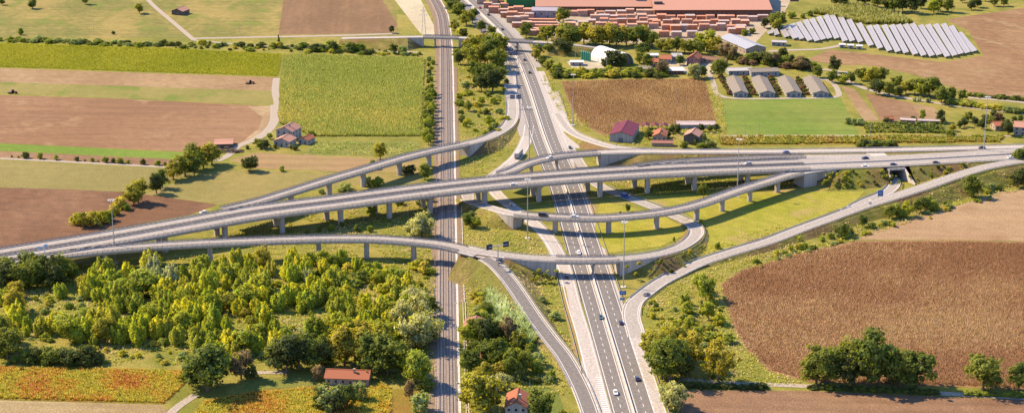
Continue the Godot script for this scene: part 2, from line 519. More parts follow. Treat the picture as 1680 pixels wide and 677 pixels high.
	F.append(["stubble_field", "pale straw stubble along the orange crop field", [[-20, 656], [264, 664], [295, 690], [-20, 730]], {"a": Color(0.48, 0.36, 0.20), "b": Color(0.56, 0.44, 0.27), "streak": 0.2, "rows": 0.05}])
	F.append(["sorghum_field", "yellow crop field around the long red-roofed cottage", [[305, 690], [333, 657], [420, 640], [510, 634], [700, 640], [707, 730], [300, 730]], {"a": Color(0.36, 0.29, 0.04), "b": Color(0.38, 0.21, 0.05), "big": 18.0, "speck": 0.3}])
	F.append(["grass_plot", "mown green lawn beside the cottage", [[395, 636], [420, 622], [520, 614], [520, 632], [420, 640]], {"a": Color(0.25, 0.29, 0.06), "b": Color(0.33, 0.33, 0.08)}])
	F.append(["lawn", "short green lawn behind the white house", [[850, 640], [885, 630], [915, 640], [930, 690], [850, 690]], {"a": Color(0.22, 0.28, 0.05), "b": Color(0.29, 0.31, 0.07)}])
	F.append(["bare_earth", "trampled pale earth beside the curving dirt track", [[405, 174], [444, 174], [453, 192], [440, 217], [408, 236], [372, 246], [398, 232], [424, 210], [430, 192]], {"a": Color(0.50, 0.35, 0.22), "b": Color(0.66, 0.50, 0.33), "big": 12.0}])
	F.append(["bare_earth", "worn orange earth along the grass beside the motorway shoulder", [[958, 318], [966, 318], [982, 352], [1000, 420], [1012, 470], [1004, 470], [990, 420], [972, 352]], {"a": Color(0.58, 0.38, 0.20), "b": Color(0.42, 0.38, 0.10), "big": 10.0}])
	F.append(["bare_earth", "worn orange earth along the collector lane", [[918, 445], [923, 445], [938, 520], [955, 590], [950, 600], [940, 575], [926, 510]], {"a": Color(0.55, 0.36, 0.20), "b": Color(0.46, 0.38, 0.12), "big": 8.0}])
	F.append(["bare_earth", "dry bare earth patch below the curved bridge", [[1250, 322], [1300, 306], [1318, 312], [1290, 330], [1240, 345], [1170, 372], [1165, 366], [1200, 345]], {"a": Color(0.58, 0.44, 0.22), "b": Color(0.44, 0.42, 0.08), "big": 10.0}])
	F.append(["gravel_yard", "pale gravel yard beside the domed hall", [[930, 101], [985, 95], [992, 112], [940, 114]], {"a": Color(0.66, 0.58, 0.48), "b": Color(0.78, 0.72, 0.62), "big": 10.0}])
	F.append(["farm_yard", "pale gravel yard of the hamlet", [[1080, 98], [1165, 95], [1180, 112], [1168, 124], [1080, 116]], {"a": Color(0.66, 0.57, 0.45), "b": Color(0.74, 0.66, 0.55), "big": 15.0}])
	F.append(["grass_infield", "bright green grass inside the loop ramp", [[985, 330], [1080, 350], [1120, 372], [1125, 385], [1085, 404], [1000, 415], [972, 392]], {"a": Color(0.44, 0.45, 0.04), "b": Color(0.54, 0.49, 0.08), "big": 18.0, "fine": 0.5, "speck": 0.2}])
	F.append(["grass_infield", "bright green grass beside the rising slip road", [[1045, 322], [1240, 316], [1420, 314], [1400, 334], [1300, 372], [1160, 420], [1150, 400], [1165, 375], [1130, 352]], {"a": Color(0.42, 0.44, 0.04), "b": Color(0.52, 0.48, 0.08), "c": Color(0.52, 0.42, 0.15), "thr": 0.28, "big": 20.0, "fine": 0.5, "speck": 0.2}])
	var y := 0.02
	for f in F:
		land(f[0], poly_px(f[2]), y, f[3], 2.5, f[1], "field")
		y += 0.002
	# tracks and lanes
	var T := [
		["farm_track", "pale gravel track crossing the meadow diagonally", [[232, -12], [250, 8], [285, 38], [318, 66]], 4.0, "dirt_pale"],
		["farm_lane", "pale straight lane leading to the railway overbridge", [[318, 63], [420, 61], [560, 58], [650, 55]], 5.0, "dirt_pale"],
		["farm_lane", "pale lane below the hedge leading to the maize field", [[318, 66], [440, 76], [560, 79], [690, 86]], 3.5, "dirt_pale"],
		["farm_track", "pale track beside the row of shrubs", [[-20, 259], [140, 267], [288, 275]], 3.5, "dirt_pale"],
		["farm_track", "dirt track curving from the maize field to the farmhouse", [[453, 128], [451, 150], [455, 175], [452, 195], [440, 215], [420, 228], [390, 240], [372, 256], [355, 264]], 5.0, "dirt_pale"],
		["farm_track", "second wheel track curving beside the ploughed field", [[446, 172], [444, 200], [430, 218], [405, 233]], 2.5, "dirt_pale"],
		["farm_track", "pale track below the corn field and big trees", [[1115, 622], [1200, 628], [1340, 634], [1520, 644], [1700, 654]], 4.0, "dirt_pale"],
		["country_lane", "pale country lane winding below the brown slope", [[1370, 120], [1400, 137], [1440, 151], [1500, 163], [1560, 172], [1640, 182], [1700, 188]], 5.0, "dirt_pale"],
		["country_lane", "pale upper lane along the broad ploughed slope", [[1300, 104], [1340, 112], [1400, 120]], 4.0, "dirt_pale"],
		["country_lane", "pale lane end beside the hedge and the ploughed slope", [[1590, 160], [1640, 164], [1700, 170]], 4.5, "dirt_pale"],
		["farm_track", "pale track around the four long barns", [[1165, 122], [1172, 140], [1178, 155], [1200, 161], [1300, 161], [1372, 159], [1376, 150], [1362, 132], [1345, 130]], 4.0, "dirt_pale"],
		["farm_track", "thin track along the yellow vine strip", [[1185, 223], [1400, 222.5], [1660, 223.5]], 3.0, "dirt_pale"],
		["farm_track", "pale track under the solar rows", [[1262, 84], [1300, 82], [1350, 80], [1390, 72]], 5.0, "dirt_pale"],
		["farm_track", "pale track in the grove beside the long cottage", [[395, 612], [440, 611], [470, 611]], 3.5, "dirt_pale"],
		["farm_track", "dirt track between the two orange crop fields", [[268, 690], [290, 668], [320, 648]], 4.0, "dirt_pale"],
	]
	for t in T:
		var pa := path(t[2], 5.0)
		var m := MB.new()
		strip(m, pa, -t[3] / 2.0, y, t[3] / 2.0, y)
		tag(commit(m, t[0], mats[t[4]]), t[1], "track", "", "structure")
		y += 0.002

func make_railway() -> void:
	var pa := path([[735, 760], [732.5, 677], [731.3, 450], [731, 200], [730, 80], [727.7, 49], [725, 29], [720, 15], [712, 0], [698, -20], [665, -50]], 6.0)
	var root := thing("railway", "double track railway on pale ballast passing under the viaducts", "railway", pa.p[0])
	root.set_meta("kind", "structure")
	var org: Vector3 = root.position
	var mb := MB.new()
	strip(mb, pa, -7.6, 0.10, 5.0, 0.10)
	commit(mb, "service_strip", mats["dirt"], root, org)
	mb = MB.new()
	strip(mb, pa, -4.6, 0.12, -3.6, 0.45); strip(mb, pa, -3.6, 0.45, 3.6, 0.45); strip(mb, pa, 3.6, 0.45, 4.6, 0.12)
	commit(mb, "ballast_bed", mats["ballast"], root, org)
	mb = MB.new()
	for o in [-3.9, 0.0, 3.5]:
		strip(mb, pa, o - 0.45, 0.47 if absf(o) < 3.0 else 0.36, o + 0.45, 0.47 if absf(o) < 3.0 else 0.36)
	commit(mb, "stained_ballast", mats["ballast_dark"], root, org)
	for tc in [-2.0, 2.0]:
		mb = MB.new()
		var s := 0.0
		while s < pa.s[pa.n - 1]:
			var q := pt(pa, s, tc, 0.50)
			var i := clampi(int(s / 6.0), 0, pa.n - 1)
			mb.box(q, Vector3(2.5, 0.12, 0.28), Basis(pa.r[i], Vector3.UP, -dir_at(pa, i)))
			s += 1.2
		tag(commit(mb, "sleepers", mats["sleeper"], root, org), "", "", "", "stuff")
		for g in [-0.75, 0.75]:
			mb = MB.new()
			beam(mb, pa, tc + g - 0.09, tc + g + 0.09, 0.5, 0.74)
			commit(mb, "rail", mats["rail"], root, org)
	mb = MB.new()
	strip(mb, pa, 4.9, 0.16, 6.0, 0.16)
	commit(mb, "walkway", mats["concrete_pale"], root, org)
	var i0 := at_px(pa, 732, 0, 700)
	var i1 := at_px(pa, 731, 0, 500)
	mb = MB.new()
	beam(mb, pa, 8.0, 8.3, 0.0, 0.5, i0, i1); beam(mb, pa, 9.1, 9.4, 0.0, 0.5, i0, i1)
	commit(mb, "drain_wall", mats["concrete_pale"], root, org)
	mb = MB.new()
	strip(mb, pa, 6.1, 0.13, 8.4, 0.13, at_px(pa, 731, 0, 500), at_px(pa, 731, 0, 110))
	commit(mb, "path_strip", mats["dirt"], root, org)
	mb = MB.new()
	beam(mb, pa, 8.6, 9.0, 0.0, 0.45, at_px(pa, 731, 0, 500), at_px(pa, 731, 0, 330))
	commit(mb, "drain_wall", mats["concrete_pale"], root, org)
	# catenary masts
	var k := 0
	var s := 30.0
	while s < 860.0:
		for side in [-1.0, 1.0]:
			var b := pt(pa, s, side * 5.4 if side < 0 else 4.8, 0.0)
			var i := clampi(int(s / 6.0), 0, pa.n - 1)
			var th := thing("catenary_mast", "slim grey steel catenary mast beside the railway tracks", "mast", b, 0.0, "catenary masts along the railway")
			var r: Vector3 = pa.r[i]
			var m2 := MB.new()
			m2.bar(Vector3.ZERO, Vector3(0, 8.0, 0), 0.16, 0.12)
			commit(m2, "pole", mats["steel_pale"], th)
			m2 = MB.new()
			m2.bar(Vector3(0, 6.9, 0), Vector3(0, 6.6, 0) - r * side * 3.2, 0.06)
			m2.bar(Vector3(0, 5.6, 0), Vector3(0, 6.6, 0) - r * side * 3.2, 0.05)
			commit(m2, "cantilever_arm", mats["steel_pale"], th)
			m2 = MB.new()
			m2.box(Vector3(0, 0.15, 0), Vector3(0.9, 0.5, 0.9))
			commit(m2, "footing", mats["concrete_pale"], th)
		s += 48.0
		k += 1
	var wires := 0
	for tc in [-2.0, 2.0]:
		mb = MB.new()
		beam(mb, pa, tc - 0.015, tc + 0.015, 5.85, 5.88)
		beam(mb, pa, tc - 0.015, tc + 0.015, 6.9, 6.93)
		tag(commit(mb, "catenary_wire", mats["rust"]), "thin overhead contact wire strung above a railway track", "wire", "overhead wires above the railway")
		wires += 1

var MW: Dictionary
var MCOL: Dictionary
var MLOOP: Dictionary
func ribbon(root: Node, called: String, pa: Dictionary, a: float, b: float, up: float, m: String, i0 := 0, i1 := -1) -> MeshInstance3D:
	var mb := MB.new()
	paved(mb, pa, a, b, up, i0, i1)
	return commit(mb, called, mats[m], root, root.position)
func line(root: Node, pa: Dictionary, off: float, w: float, up: float, i0 := 0, i1 := -1) -> void:
	var mb := MB.new()
	strip(mb, pa, off - w / 2, up, off + w / 2, up, i0, i1)
	commit(mb, "edge_line", mats["paint"], root, root.position)
func guard(pa: Dictionary, off: float, label: String, group: String, i0 := 0, i1 := -1, up := 0.0) -> void:
	if i1 < 0: i1 = pa.n - 1
	var org: Vector3 = pa.p[i0] + pa.r[i0] * off
	var th := thing("guard_rail", label, "guard rail", org, 0.0, group)
	var mb := MB.new()
	beam(mb, pa, off - 0.06, off + 0.06, 0.42 + up, 0.78 + up, i0, i1)
	commit(mb, "rail", mats["steel_pale"], th, org)
	mb = MB.new()
	var s: float = pa.s[i0]
	while s < pa.s[i1]:
		mb.box(pt(pa, s, off, 0.36 + up), Vector3(0.1, 0.72, 0.1))
		s += 4.0
	tag(commit(mb, "posts", mats["steel"], th, org), "", "", "", "stuff")
func mw_i(py: float) -> int:
	var best := 0
	var bd := 1e9
	for i in MW.n:
		var d := absf(Q(MW.p[i]).y - py)
		if d < bd:
			bd = d; best = i
	return best
func make_motorway() -> void:
	MW = path([[1060, 745], [1040, 677], [1004.7, 560], [968.3, 440], [952, 388], [926.6, 306.5], [895.3, 230], [870, 152], [854, 108], [848, 96], [837.7, 76.8], [815.5, 48.7], [767, 3], [740, -20], [690, -60]], 6.0)
	var root := thing("motorway", "grey dual carriageway motorway with dashed lane lines", "road", MW.p[0])
	root.set_meta("kind", "structure")
	ribbon(root, "asphalt", MW, -8.7, -0.9, 0.10, "asphalt")
	ribbon(root, "asphalt", MW, 0.9, 9.3, 0.10, "asphalt")
	ribbon(root, "median_strip", MW, -0.9, 0.9, 0.12, "concrete_road")
	ribbon(root, "hard_shoulder", MW, 9.3, 10.6, 0.09, "concrete_road")
	for o in [-8.0, -1.5, 1.5, 8.4]: line(root, MW, o, 0.32, 0.114)
	for o in [-4.7, 4.9]:
		var mb := MB.new()
		dashes(mb, MW, o, 0.26, 3.2, 4.3, 0.0, MW.s[MW.n - 1] - 5.0, 0.114)
		tag(commit(mb, "lane_dashes", mats["paint"], root, root.position), "", "", "", "stuff")
	# acceleration lane by the slip road
	var ia := mw_i(745)
	var ib := mw_i(545)
	ribbon(root, "acceleration_lane", MW, 8.6, 13.6, 0.107, "concrete_road", ia, ib)
	var mb2 := MB.new()
	dashes(mb2, MW, 8.7, 0.4, 3.0, 3.0, MW.s[ia], MW.s[ib], 0.122)
	tag(commit(mb2, "lane_dashes", mats["paint"], root, root.position), "", "", "", "stuff")
	line(root, MW, 13.2, 0.35, 0.122, ia, ib)
	# wide pale strip at the north exits
	var ic := mw_i(262)
	var id := mw_i(118)
	ribbon(root, "exit_apron", MW, 8.8, 19.3, 0.105, "concrete_road", mw_i(245), mw_i(150))
	ribbon(root, "exit_apron", MW, 8.8, 15.6, 0.105, "concrete_road", mw_i(150), id)
	line(root, MW, 12.2, 0.2, 0.118, ic, id)
	var ie := mw_i(68)
	ribbon(root, "slip_lane", MW, -15.6, -8.7, 0.095, "asphalt_pale", mw_i(222), ie)
	line(root, MW, -15.0, 0.3, 0.108, mw_i(150), ie)
	var im := mw_i(60)
	ribbon(root, "slip_lane", MW, -14.6, -8.7, 0.092, "asphalt", im, MW.n - 1)
	ribbon(root, "slip_lane", MW, 9.3, 15.0, 0.092, "asphalt_pale", mw_i(110), MW.n - 1)
	# median barrier
	var mbm := MB.new()
	beam(mbm, MW, -0.3, 0.3, 0.12, 0.95)
	tag(commit(mbm, "median_barrier", mats["concrete_pale"]), "continuous pale concrete barrier down the middle of the motorway", "barrier")
	# roads at ground level: [name, label, centreline, width, material]
	var M := path([[867, 205], [865, 222], [858, 240], [847, 257], [831, 272], [816, 286], [808, 298], [809, 310], [818, 322], [836, 337], [865, 358], [895, 386], [914, 416], [926, 445], [938, 493], [958, 560], [981, 650], [988, 677], [1005, 745]], 4.0)
	MCOL = M
	var r2 := thing("collector_road", "pale concrete collector lane running beside the motorway", "road", M.p[0])
	r2.set_meta("kind", "structure")
	ribbon(r2, "paving", M, -4.0, 3.7, 0.085, "concrete_road")
	line(r2, M, -3.2, 0.25, 0.1); line(r2, M, 2.4, 0.4, 0.1)
	var zebra := MB.new()
	for k in 22:
		var s: float = MW.s[mw_i(677)] - 12.0 + k * 2.2
		var o0 := -9.0 - 0.06 * (22 - k)
		zebra.quad(pt(MW, s, o0 - 2.6, 0.118), pt(MW, s + 0.0, o0, 0.118), pt(MW, s + 1.0, o0, 0.118), pt(MW, s + 1.0, o0 - 2.6, 0.118))
	commit(zebra, "gore_stripes", mats["paint"], r2, r2.position)
	guard(M, 4.6, "steel guard rail between collector lane and motorway", "", at_px(M, 914, 0, 416), at_px(M, 972, 0, 612))
	guard(M, -4.2, "steel guard rail along the grass side of the collector lane", "", at_px(M, 865, 0, 358), at_px(M, 938, 0, 493))
	var T := path([[832, 271], [812, 286], [795, 298], [778, 308], [768, 316], [768, 324], [780, 332]], 3.0)
	var r3 := thing("exit_road", "exit road dipping under the main viaduct to the bridge ramp", "road", T.p[0])
	r3.set_meta("kind", "structure")
	ribbon(r3, "paving", T, -3.6, 3.6, 0.09, "asphalt_pale")
	line(r3, T, -3.1, 0.25, 0.105); line(r3, T, 3.1, 0.25, 0.105)
	# loop road under the viaduct
	var LO := path([[918, 200], [926, 232], [944, 258], [965, 288], [989.5, 308], [1030, 323.5], [1078, 342], [1122, 361, 0.3]], 3.0)
	MLOOP = LO
	var r4 := thing("loop_road", "grey ground level loop road passing under main viaduct and bridge ramp", "road", LO.p[0])
	r4.set_meta("kind", "structure")
	ribbon(r4, "paving", LO, -3.8, 3.8, 0.08, "asphalt_pale")
	line(r4, LO, -3.2, 0.3, 0.095); line(r4, LO, 3.2, 0.3, 0.095)
	guard(LO, -4.4, "steel guard rail along the grassy infield side of the loop road", "", at_px(LO, 989, 0, 308), LO.n - 1)
	guard(MW, -9.2, "steel guard rail beside the left motorway carriageway", "", mw_i(410), mw_i(225))
	guard(MW, 11.2, "steel guard rail along the right motorway shoulder", "", mw_i(485), mw_i(265))
	guard(MW, 14.4, "steel guard rail along the acceleration lane by the trees", "", ia, ib)
	guard(MW, 19.6, "steel guard rail along the wide exit apron", "", mw_i(190), mw_i(150))

# ---------------------------------------------------------------- elevated roads
func pier_at(th: Node3D, pa: Dictionary, i: int, off: float, depth: float, w: float, t: float, ground := 0.0) -> void:
	var q: Vector3 = pa.p[i] + pa.r[i] * off
	var d := dir_at(pa, i)
	var top := q.y - depth
	var b := Basis(pa.r[i], Vector3.UP, -d)
	var mb := MB.new()
	# column with rounded ends
	var ring := []
	for k in 12:
		var a := TAU * k / 12.0 + PI / 12.0
		var e := Vector3(signf(cos(a)) * pow(absf(cos(a)), 0.6) * w / 2, 0, signf(sin(a)) * pow(absf(sin(a)), 0.6) * t / 2)
		ring.append(b * e)
	var base := Vector3(q.x, ground - 0.3, q.z) - th.position
	var capb := Vector3(q.x, top - 0.7, q.z) - th.position
	for k in 12:
		var r0: Vector3 = ring[k]
		var r1: Vector3 = ring[(k + 1) % 12]
		mb.quad(base + r1, base + r0, capb + r0, capb + r1)
	var pier := Node3D.new()
	pier.name = "pier"
	th.add_child(pier, true)
	commit(mb, "column", mats["concrete"], pier)
	mb = MB.new()
	mb.frustum(capb + Vector3(0, 0.35, 0), Vector3(w * 1.05, 0.7, t * 1.05), 1.6, 1.1, b)
	commit(mb, "cap", mats["concrete"], pier)

func bridge(called: String, label: String, pa: Dictionary, a: float, b: float, i0: int, i1: int, piers: Array, depth := 1.9, pw := 2.8, ptk := 2.9, poff := 0.0, surf := "asphalt_pale") -> Node3D:
	var q0: Vector3 = pa.p[i0]
	var org := Vector3(q0.x, 0, q0.z)
	var th := thing(called, label, "viaduct", org)
	var mid := (a + b) / 2.0
	var gw := (b - a) / 2.0
	var mb := MB.new()
	paved(mb, pa, a + 0.5, b - 0.5, 0.0, i0, i1)
	var deck := commit(mb, "deck", mats[surf], th, org)
	mb = MB.new()
	strip(mb, pa, a + 1.0, 0.013, a + 1.22, 0.013, i0, i1)
	commit(mb, "edge_line", mats["paint"], deck, org)
	mb = MB.new()
	strip(mb, pa, b - 1.22, 0.013, b - 1.0, 0.013, i0, i1)
	commit(mb, "edge_line", mats["paint"], deck, org)
	mb = MB.new()
	beam(mb, pa, a, b, -0.42, -0.03, i0, i1)
	commit(mb, "slab", mats["concrete"], th, org)
	mb = MB.new()
	beam(mb, pa, mid - gw * 0.72, mid + gw * 0.72, -depth, -0.42, i0, i1)
	commit(mb, "girder", mats["concrete"], th, org)
	for sd in [0, 1]:
		mb = MB.new()
		if sd == 0: beam(mb, pa, a - 0.05, a + 0.5, -0.55, 0.28, i0, i1)
		else: beam(mb, pa, b - 0.5, b + 0.05, -0.55, 0.28, i0, i1)
		var kerb := commit(mb, "kerb", mats["concrete_pale"], th, org)
		mb = MB.new()
		rail_mesh(mb, pa, a + 0.2 if sd == 0 else b - 0.2, [1.3, 0.9, 0.55], 0.14, 2.5, i0, i1, 0.2, 0.16)
		commit(mb, "railing", mats["steel_dark"], kerb, org)
	for px in piers:
		var i := at_x(pa, px)
		pier_at(th, pa, i, mid + poff, depth, pw, ptk)
		mb = MB.new()
		var d := dir_at(pa, i) * 0.1
		var l: Vector3 = pa.p[i] + pa.r[i] * (a + 0.5) + Vector3(0, 0.016, 0)
		var r: Vector3 = pa.p[i] + pa.r[i] * (b - 0.5) + Vector3(0, 0.016, 0)
		mb.quad(l - d, r - d, r + d, l + d)
		commit(mb, "expansion_joint", mats["joint"], deck, org)
	return th
# wall closing a bridge end, with wing walls running back along the ramp (dirn +1 / -1 along the path)
func abutment(th: Node3D, pa: Dictionary, i: int, a: float, b: float, dirn: int, wing := 16.0) -> void:
	var q: Vector3 = pa.p[i]
	var d := dir_at(pa, i) * dirn
	var bs := Basis(pa.r[i], Vector3.UP, -dir_at(pa, i))
	var ab := Node3D.new()
	ab.name = "abutment"
	th.add_child(ab, true)
	var mb := MB.new()
	mb.box(Vector3(q.x, (q.y - 1.0) / 2.0, q.z) + pa.r[i] * ((a + b) / 2.0) + d * 0.6 - th.position, Vector3(b - a - 0.2, q.y - 1.0, 1.2), bs)
	commit(mb, "front_wall", mats["concrete"], ab)
	for sd in [0, 1]:
		var o := a + 0.15 if sd == 0 else b - 0.15
		mb = MB.new()
		var s0: float = pa.s[i]
		for side in [-0.25, 0.25]:
			var nseg := 6
			for k in nseg:
				var u0 := pt(pa, s0 + dirn * wing * k / nseg, o + side, -0.3) - th.position
				var u1 := pt(pa, s0 + dirn * wing * (k + 1) / nseg, o + side, -0.3) - th.position
				mb.quad(Vector3(u0.x, 0, u0.z), Vector3(u1.x, 0, u1.z), u1, u0)
		commit(mb, "wing_wall", mats["concrete"], ab)
func ramp_road(called: String, label: String, pa: Dictionary, a: float, b: float, i0: int, i1: int, surf := "asphalt_pale", up := 0.0) -> Node3D:
	if i1 - i0 < 1: return null
	var r := thing(called, label, "road", pa.p[i0])
	r.set_meta("kind", "structure")
	ribbon(r, "paving", pa, a + 0.3, b - 0.3, up, surf, i0, i1)
	line(r, pa, a + 1.1, 0.28, 0.013 + up, i0, i1)
	line(r, pa, b - 1.1, 0.28, 0.013 + up, i0, i1)
	var mb := MB.new()
	beam(mb, pa, a - 0.1, a + 0.35, -0.3, 0.16 + up, i0, i1)
	commit(mb, "kerb", mats["concrete_pale"], r, r.position)
	mb = MB.new()
	beam(mb, pa, b - 0.35, b + 0.1, -0.3, 0.16 + up, i0, i1)
	commit(mb, "kerb", mats["concrete_pale"], r, r.position)
	return r
func embank(pa: Dictionary, a: float, b: float, i0: int, i1: int, label: String, sides := 3, slope := 1.6, spec := {}, t0 := 0.0, t1 := 0.0) -> void:
	if i1 - i0 < 1: return
	var sp := {"a": Color(0.34, 0.31, 0.07), "b": Color(0.46, 0.37, 0.14), "c": Color(0.32, 0.21, 0.10), "thr": 0.02, "big": 9.0, "fine": 0.8, "speck": 0.3}
	sp.merge(spec, true)
	var mb := MB.new()
	var rows := 5
	for sd in [0, 1]:
		if not (sides & (1 << sd)): continue
		var grid := []
		for i in range(i0, i1 + 1):
			var rowp := []
			var q: Vector3 = pa.p[i]
			var h := maxf(q.y - 0.12, 0.0)
			if t0 > 0.0: h *= clampf((pa.s[i] - pa.s[i0]) / t0, 0.02, 1.0)
			if t1 > 0.0: h *= clampf((pa.s[i1] - pa.s[i]) / t1, 0.02, 1.0)
			for k in rows + 1:
				var t := float(k) / rows
				var o := (a - 0.1 - 0.9 * minf(t * rows, 1.0) - slope * h * t) if sd == 0 else (b + 0.1 + 0.9 * minf(t * rows, 1.0) + slope * h * t)
				var w: Vector3 = q + pa.r[i] * o
				w.y = h * (1.0 - t) - 0.02 * t + (n2.get_noise_2d(w.x * 1.5, w.z * 1.5) * 0.35 if k > 0 and k < rows and h > 1.0 else 0.0)
				rowp.append(w)
			grid.append(rowp)
		for i in grid.size() - 1:
			for k in rows:
				var p0: Vector3 = grid[i][k]
				var p1: Vector3 = grid[i + 1][k]
				var p2: Vector3 = grid[i + 1][k + 1]
				var p3: Vector3 = grid[i][k + 1]
				for za in [0.2, 0.6, 0.95]:
					for zb in [0.2, 0.6, 0.95]:
						var zp := p0.lerp(p1, za).lerp(p3.lerp(p2, za), zb)
						hts[Vector2i(floori(zp.x / 2.0), floori(zp.z / 2.0))] = maxf(0.0, zp.y - 0.1)
				var tr := [p0, p3, p2, p0, p2, p1] if sd == 1 else [p0, p1, p2, p0, p2, p3]
				for z in [0, 3]:
					var u0: Vector3 = tr[z]
					var u1: Vector3 = tr[z + 1]
					var u2: Vector3 = tr[z + 2]
					var nn := (u1 - u0).cross(u2 - u0).normalized()
					if nn.y < 0: nn = -nn
					for w in [u0, u2, u1]:
						mb.v.append(w); mb.n.append(nn); mb.c.append(land_col(w.x, w.z, sp)); mb.t.append(Vector2(w.x, w.z) / 40.0)
	tag(commit(mb, "embankment", mats["embank"]), label, "embankment", "", "structure")

var MAIN: Dictionary
var RA: Dictionary
var RB: Dictionary
var RB1: Dictionary
var RB2: Dictionary
var RC: Dictionary
var RD: Dictionary
var RD2: Dictionary
var RE: Dictionary
var RF: Dictionary
var RS: Dictionary
var RG: Dictionary
func make_bridges() -> void:
	MAIN = path([[-120, 438, 7], [0, 419.5, 8.5], [187, 389, 10], [300, 369, 11], [420, 348, 11.5], [552, 331, 11.5], [685, 313.5, 11.5], [840, 296.5, 11.5], [1044, 281.5, 11.3], [1260, 272, 9.5], [1464, 264, 8], [1680, 252, 8], [1800, 246, 8]])
	var ie := at_x(MAIN, 1318)
	var nearp := [267, 364, 456, 547, 628, 704, 790, 884, 977, 1054, 1139, 1224]
	var ms := bridge("main_viaduct", "long concrete main viaduct, deck on the side of the loop ramp", MAIN, 0.7, 11.0, 0, ie, nearp)
	var mn := bridge("main_viaduct", "long concrete main viaduct, deck on the farmhouse side", MAIN, -11.0, -0.7, 0, ie, nearp.map(func(x): return x - 3.0))
	abutment(ms, MAIN, ie, 0.7, 11.0, 1); abutment(mn, MAIN, ie, -11.0, -0.7, 1)
	ramp_road("main_road", "pale main road carriageway on the embankment above the underpass", MAIN, 0.7, 11.0, ie, MAIN.n - 1)
	ramp_road("main_road", "pale main road carriageway on the embankment beside the vine strip", MAIN, -11.0, -0.7, ie, MAIN.n - 1)
	guard(MAIN, 0.45, "steel guard rail in the main road median on the embankment", "", ie, MAIN.n - 1)
	guard(MAIN, 11.3, "steel guard rail above the underpass", "", ie, MAIN.n - 1)
	var dm := MB.new()
	dashes(dm, MAIN, 5.8, 0.22, 3.0, 4.5, 0, MAIN.s[MAIN.n - 1] - 5.0, 0.02)
	tag(commit(dm, "lane_dashes", mats["paint"], ms, ms.position), "", "", "", "stuff")
	dm = MB.new()
	dashes(dm, MAIN, -5.8, 0.22, 3.0, 4.5, 0, MAIN.s[MAIN.n - 1] - 5.0, 0.02)
	tag(commit(dm, "lane_dashes", mats["paint"], mn, mn.position), "", "", "", "stuff")
	# slip ramp A crossing the railway above the maize field
	RA = path([[250, 371.5, 10.6], [320, 355, 11], [368, 343.5, 11.2], [420, 331, 11], [474, 315, 10.6], [539, 294.7, 10.2], [597, 277.7, 10], [654.5, 260.7, 9.7], [709, 247, 9.2], [760, 236.5, 7.6], [794, 228, 5], [815, 219, 3], [831, 208, 1.2], [839, 195, 0.5], [841, 177, 0.15], [839, 158, 0.14], [837, 138, 0.14], [836, 119, 0.13]], 3.0)
	var ja := at_x(RA, 372)
	var jb := at_x(RA, 763)
	var va := bridge("slip_viaduct", "curved concrete slip viaduct passing above the vegetable plot", RA, -4.2, 4.2, ja, jb, [477, 538, 596, 652, 705], 1.8, 2.6, 3.2)
	abutment(va, RA, jb, -4.2, 4.2, 1, 18.0)
	ramp_road("slip_road", "pale slip road curving down from the viaduct to the motorway", RA, -4.0, 4.0, jb, RA.n - 1)
	embank(RA, -4.2, 4.2, jb, at_px(RA, 839, 0, 195), "weedy embankment of the curving slip road by the railway", 3, 1.6, {}, 18.0, 0.0)
	guard(RA, 4.4, "steel guard rail on the motorway side of the curving slip road", "", jb, RA.n - 1)
	guard(RA, -4.4, "steel guard rail on the railway side of the curving slip road", "", jb, RA.n - 1)
	# slip ramp B along the grove
	RB = path([[-60, 444, 8.2], [0, 434, 8.6], [60, 424.5, 9], [108, 417, 9.2], [204, 406.8, 9.6], [306, 400, 10], [420, 395, 10.2], [522, 391.5, 10.3], [607, 391.5, 10.3], [675, 396, 10.2], [726, 401.7, 10], [760, 409, 9.6], [786, 415.5, 9.2]], 3.0)
	var kb := at_x(RB, 764)
	var vb := bridge("slip_viaduct", "low concrete slip viaduct running beside the poplar grove", RB, -4.3, 4.3, 0, kb, [60, 170, 250, 340, 430, 518, 602, 676], 1.7, 2.4, 2.6)
	abutment(vb, RB, kb, -4.3, 4.3, 1, 14.0)
	ramp_road("slip_road", "widening slip road between the railway and the sign gantry", RB, -5.0, 5.5, kb, RB.n - 1)
	embank(RB, -5.0, 5.5, kb, RB.n - 1, "grassy embankment beside the railway at the ramp fork", 1, 1.6, {}, 14.0, 0.0)
	var gq := [P(757, 404.5, 9.5), P(800, 413.5, 8.95), P(814, 427, 8.4), P(790, 423.5, 8.7), P(757, 414.5, 9.45)]
	var gm := MB.new()
	for k in 3:
		gm.tri(gq[0] - Vector3(0, 0.1, 0), gq[k + 2] - Vector3(0, 0.1, 0), gq[k + 1] - Vector3(0, 0.1, 0))
	tag(commit(gm, "fork_paving", mats["asphalt_pale"]), "pale triangular paving where the slip road forks", "road", "", "structure")
	RB1 = path([[764, 408, 9.5], [786, 412.5, 9.2], [825, 418.5, 8.8], [865.6, 423, 8.4], [922.5, 425.7, 8.1], [960, 426, 8], [1010, 425, 7.8], [1061, 420, 6.8], [1105, 410, 4.6], [1132, 396, 2.6], [1143, 382, 1.4], [1139, 371, 0.8], [1122, 361, 0.4]], 3.0)
	var b0 := at_x(RB1, 909)
	var b1 := at_x(RB1, 1009)
	ramp_road("loop_ramp", "loop ramp between the ramp fork and the motorway bridge", RB1, -3.9, 3.9, 0, b0)
	var vb1 := bridge("loop_bridge", "low concrete bridge carrying the loop ramp over the motorway", RB1, -4.2, 4.2, b0, b1, [971], 1.5, 5.5, 1.0, 0.0)
	abutment(vb1, RB1, b0, -4.2, 4.2, -1, 22.0); abutment(vb1, RB1, b1, -4.2, 4.2, 1, 22.0)
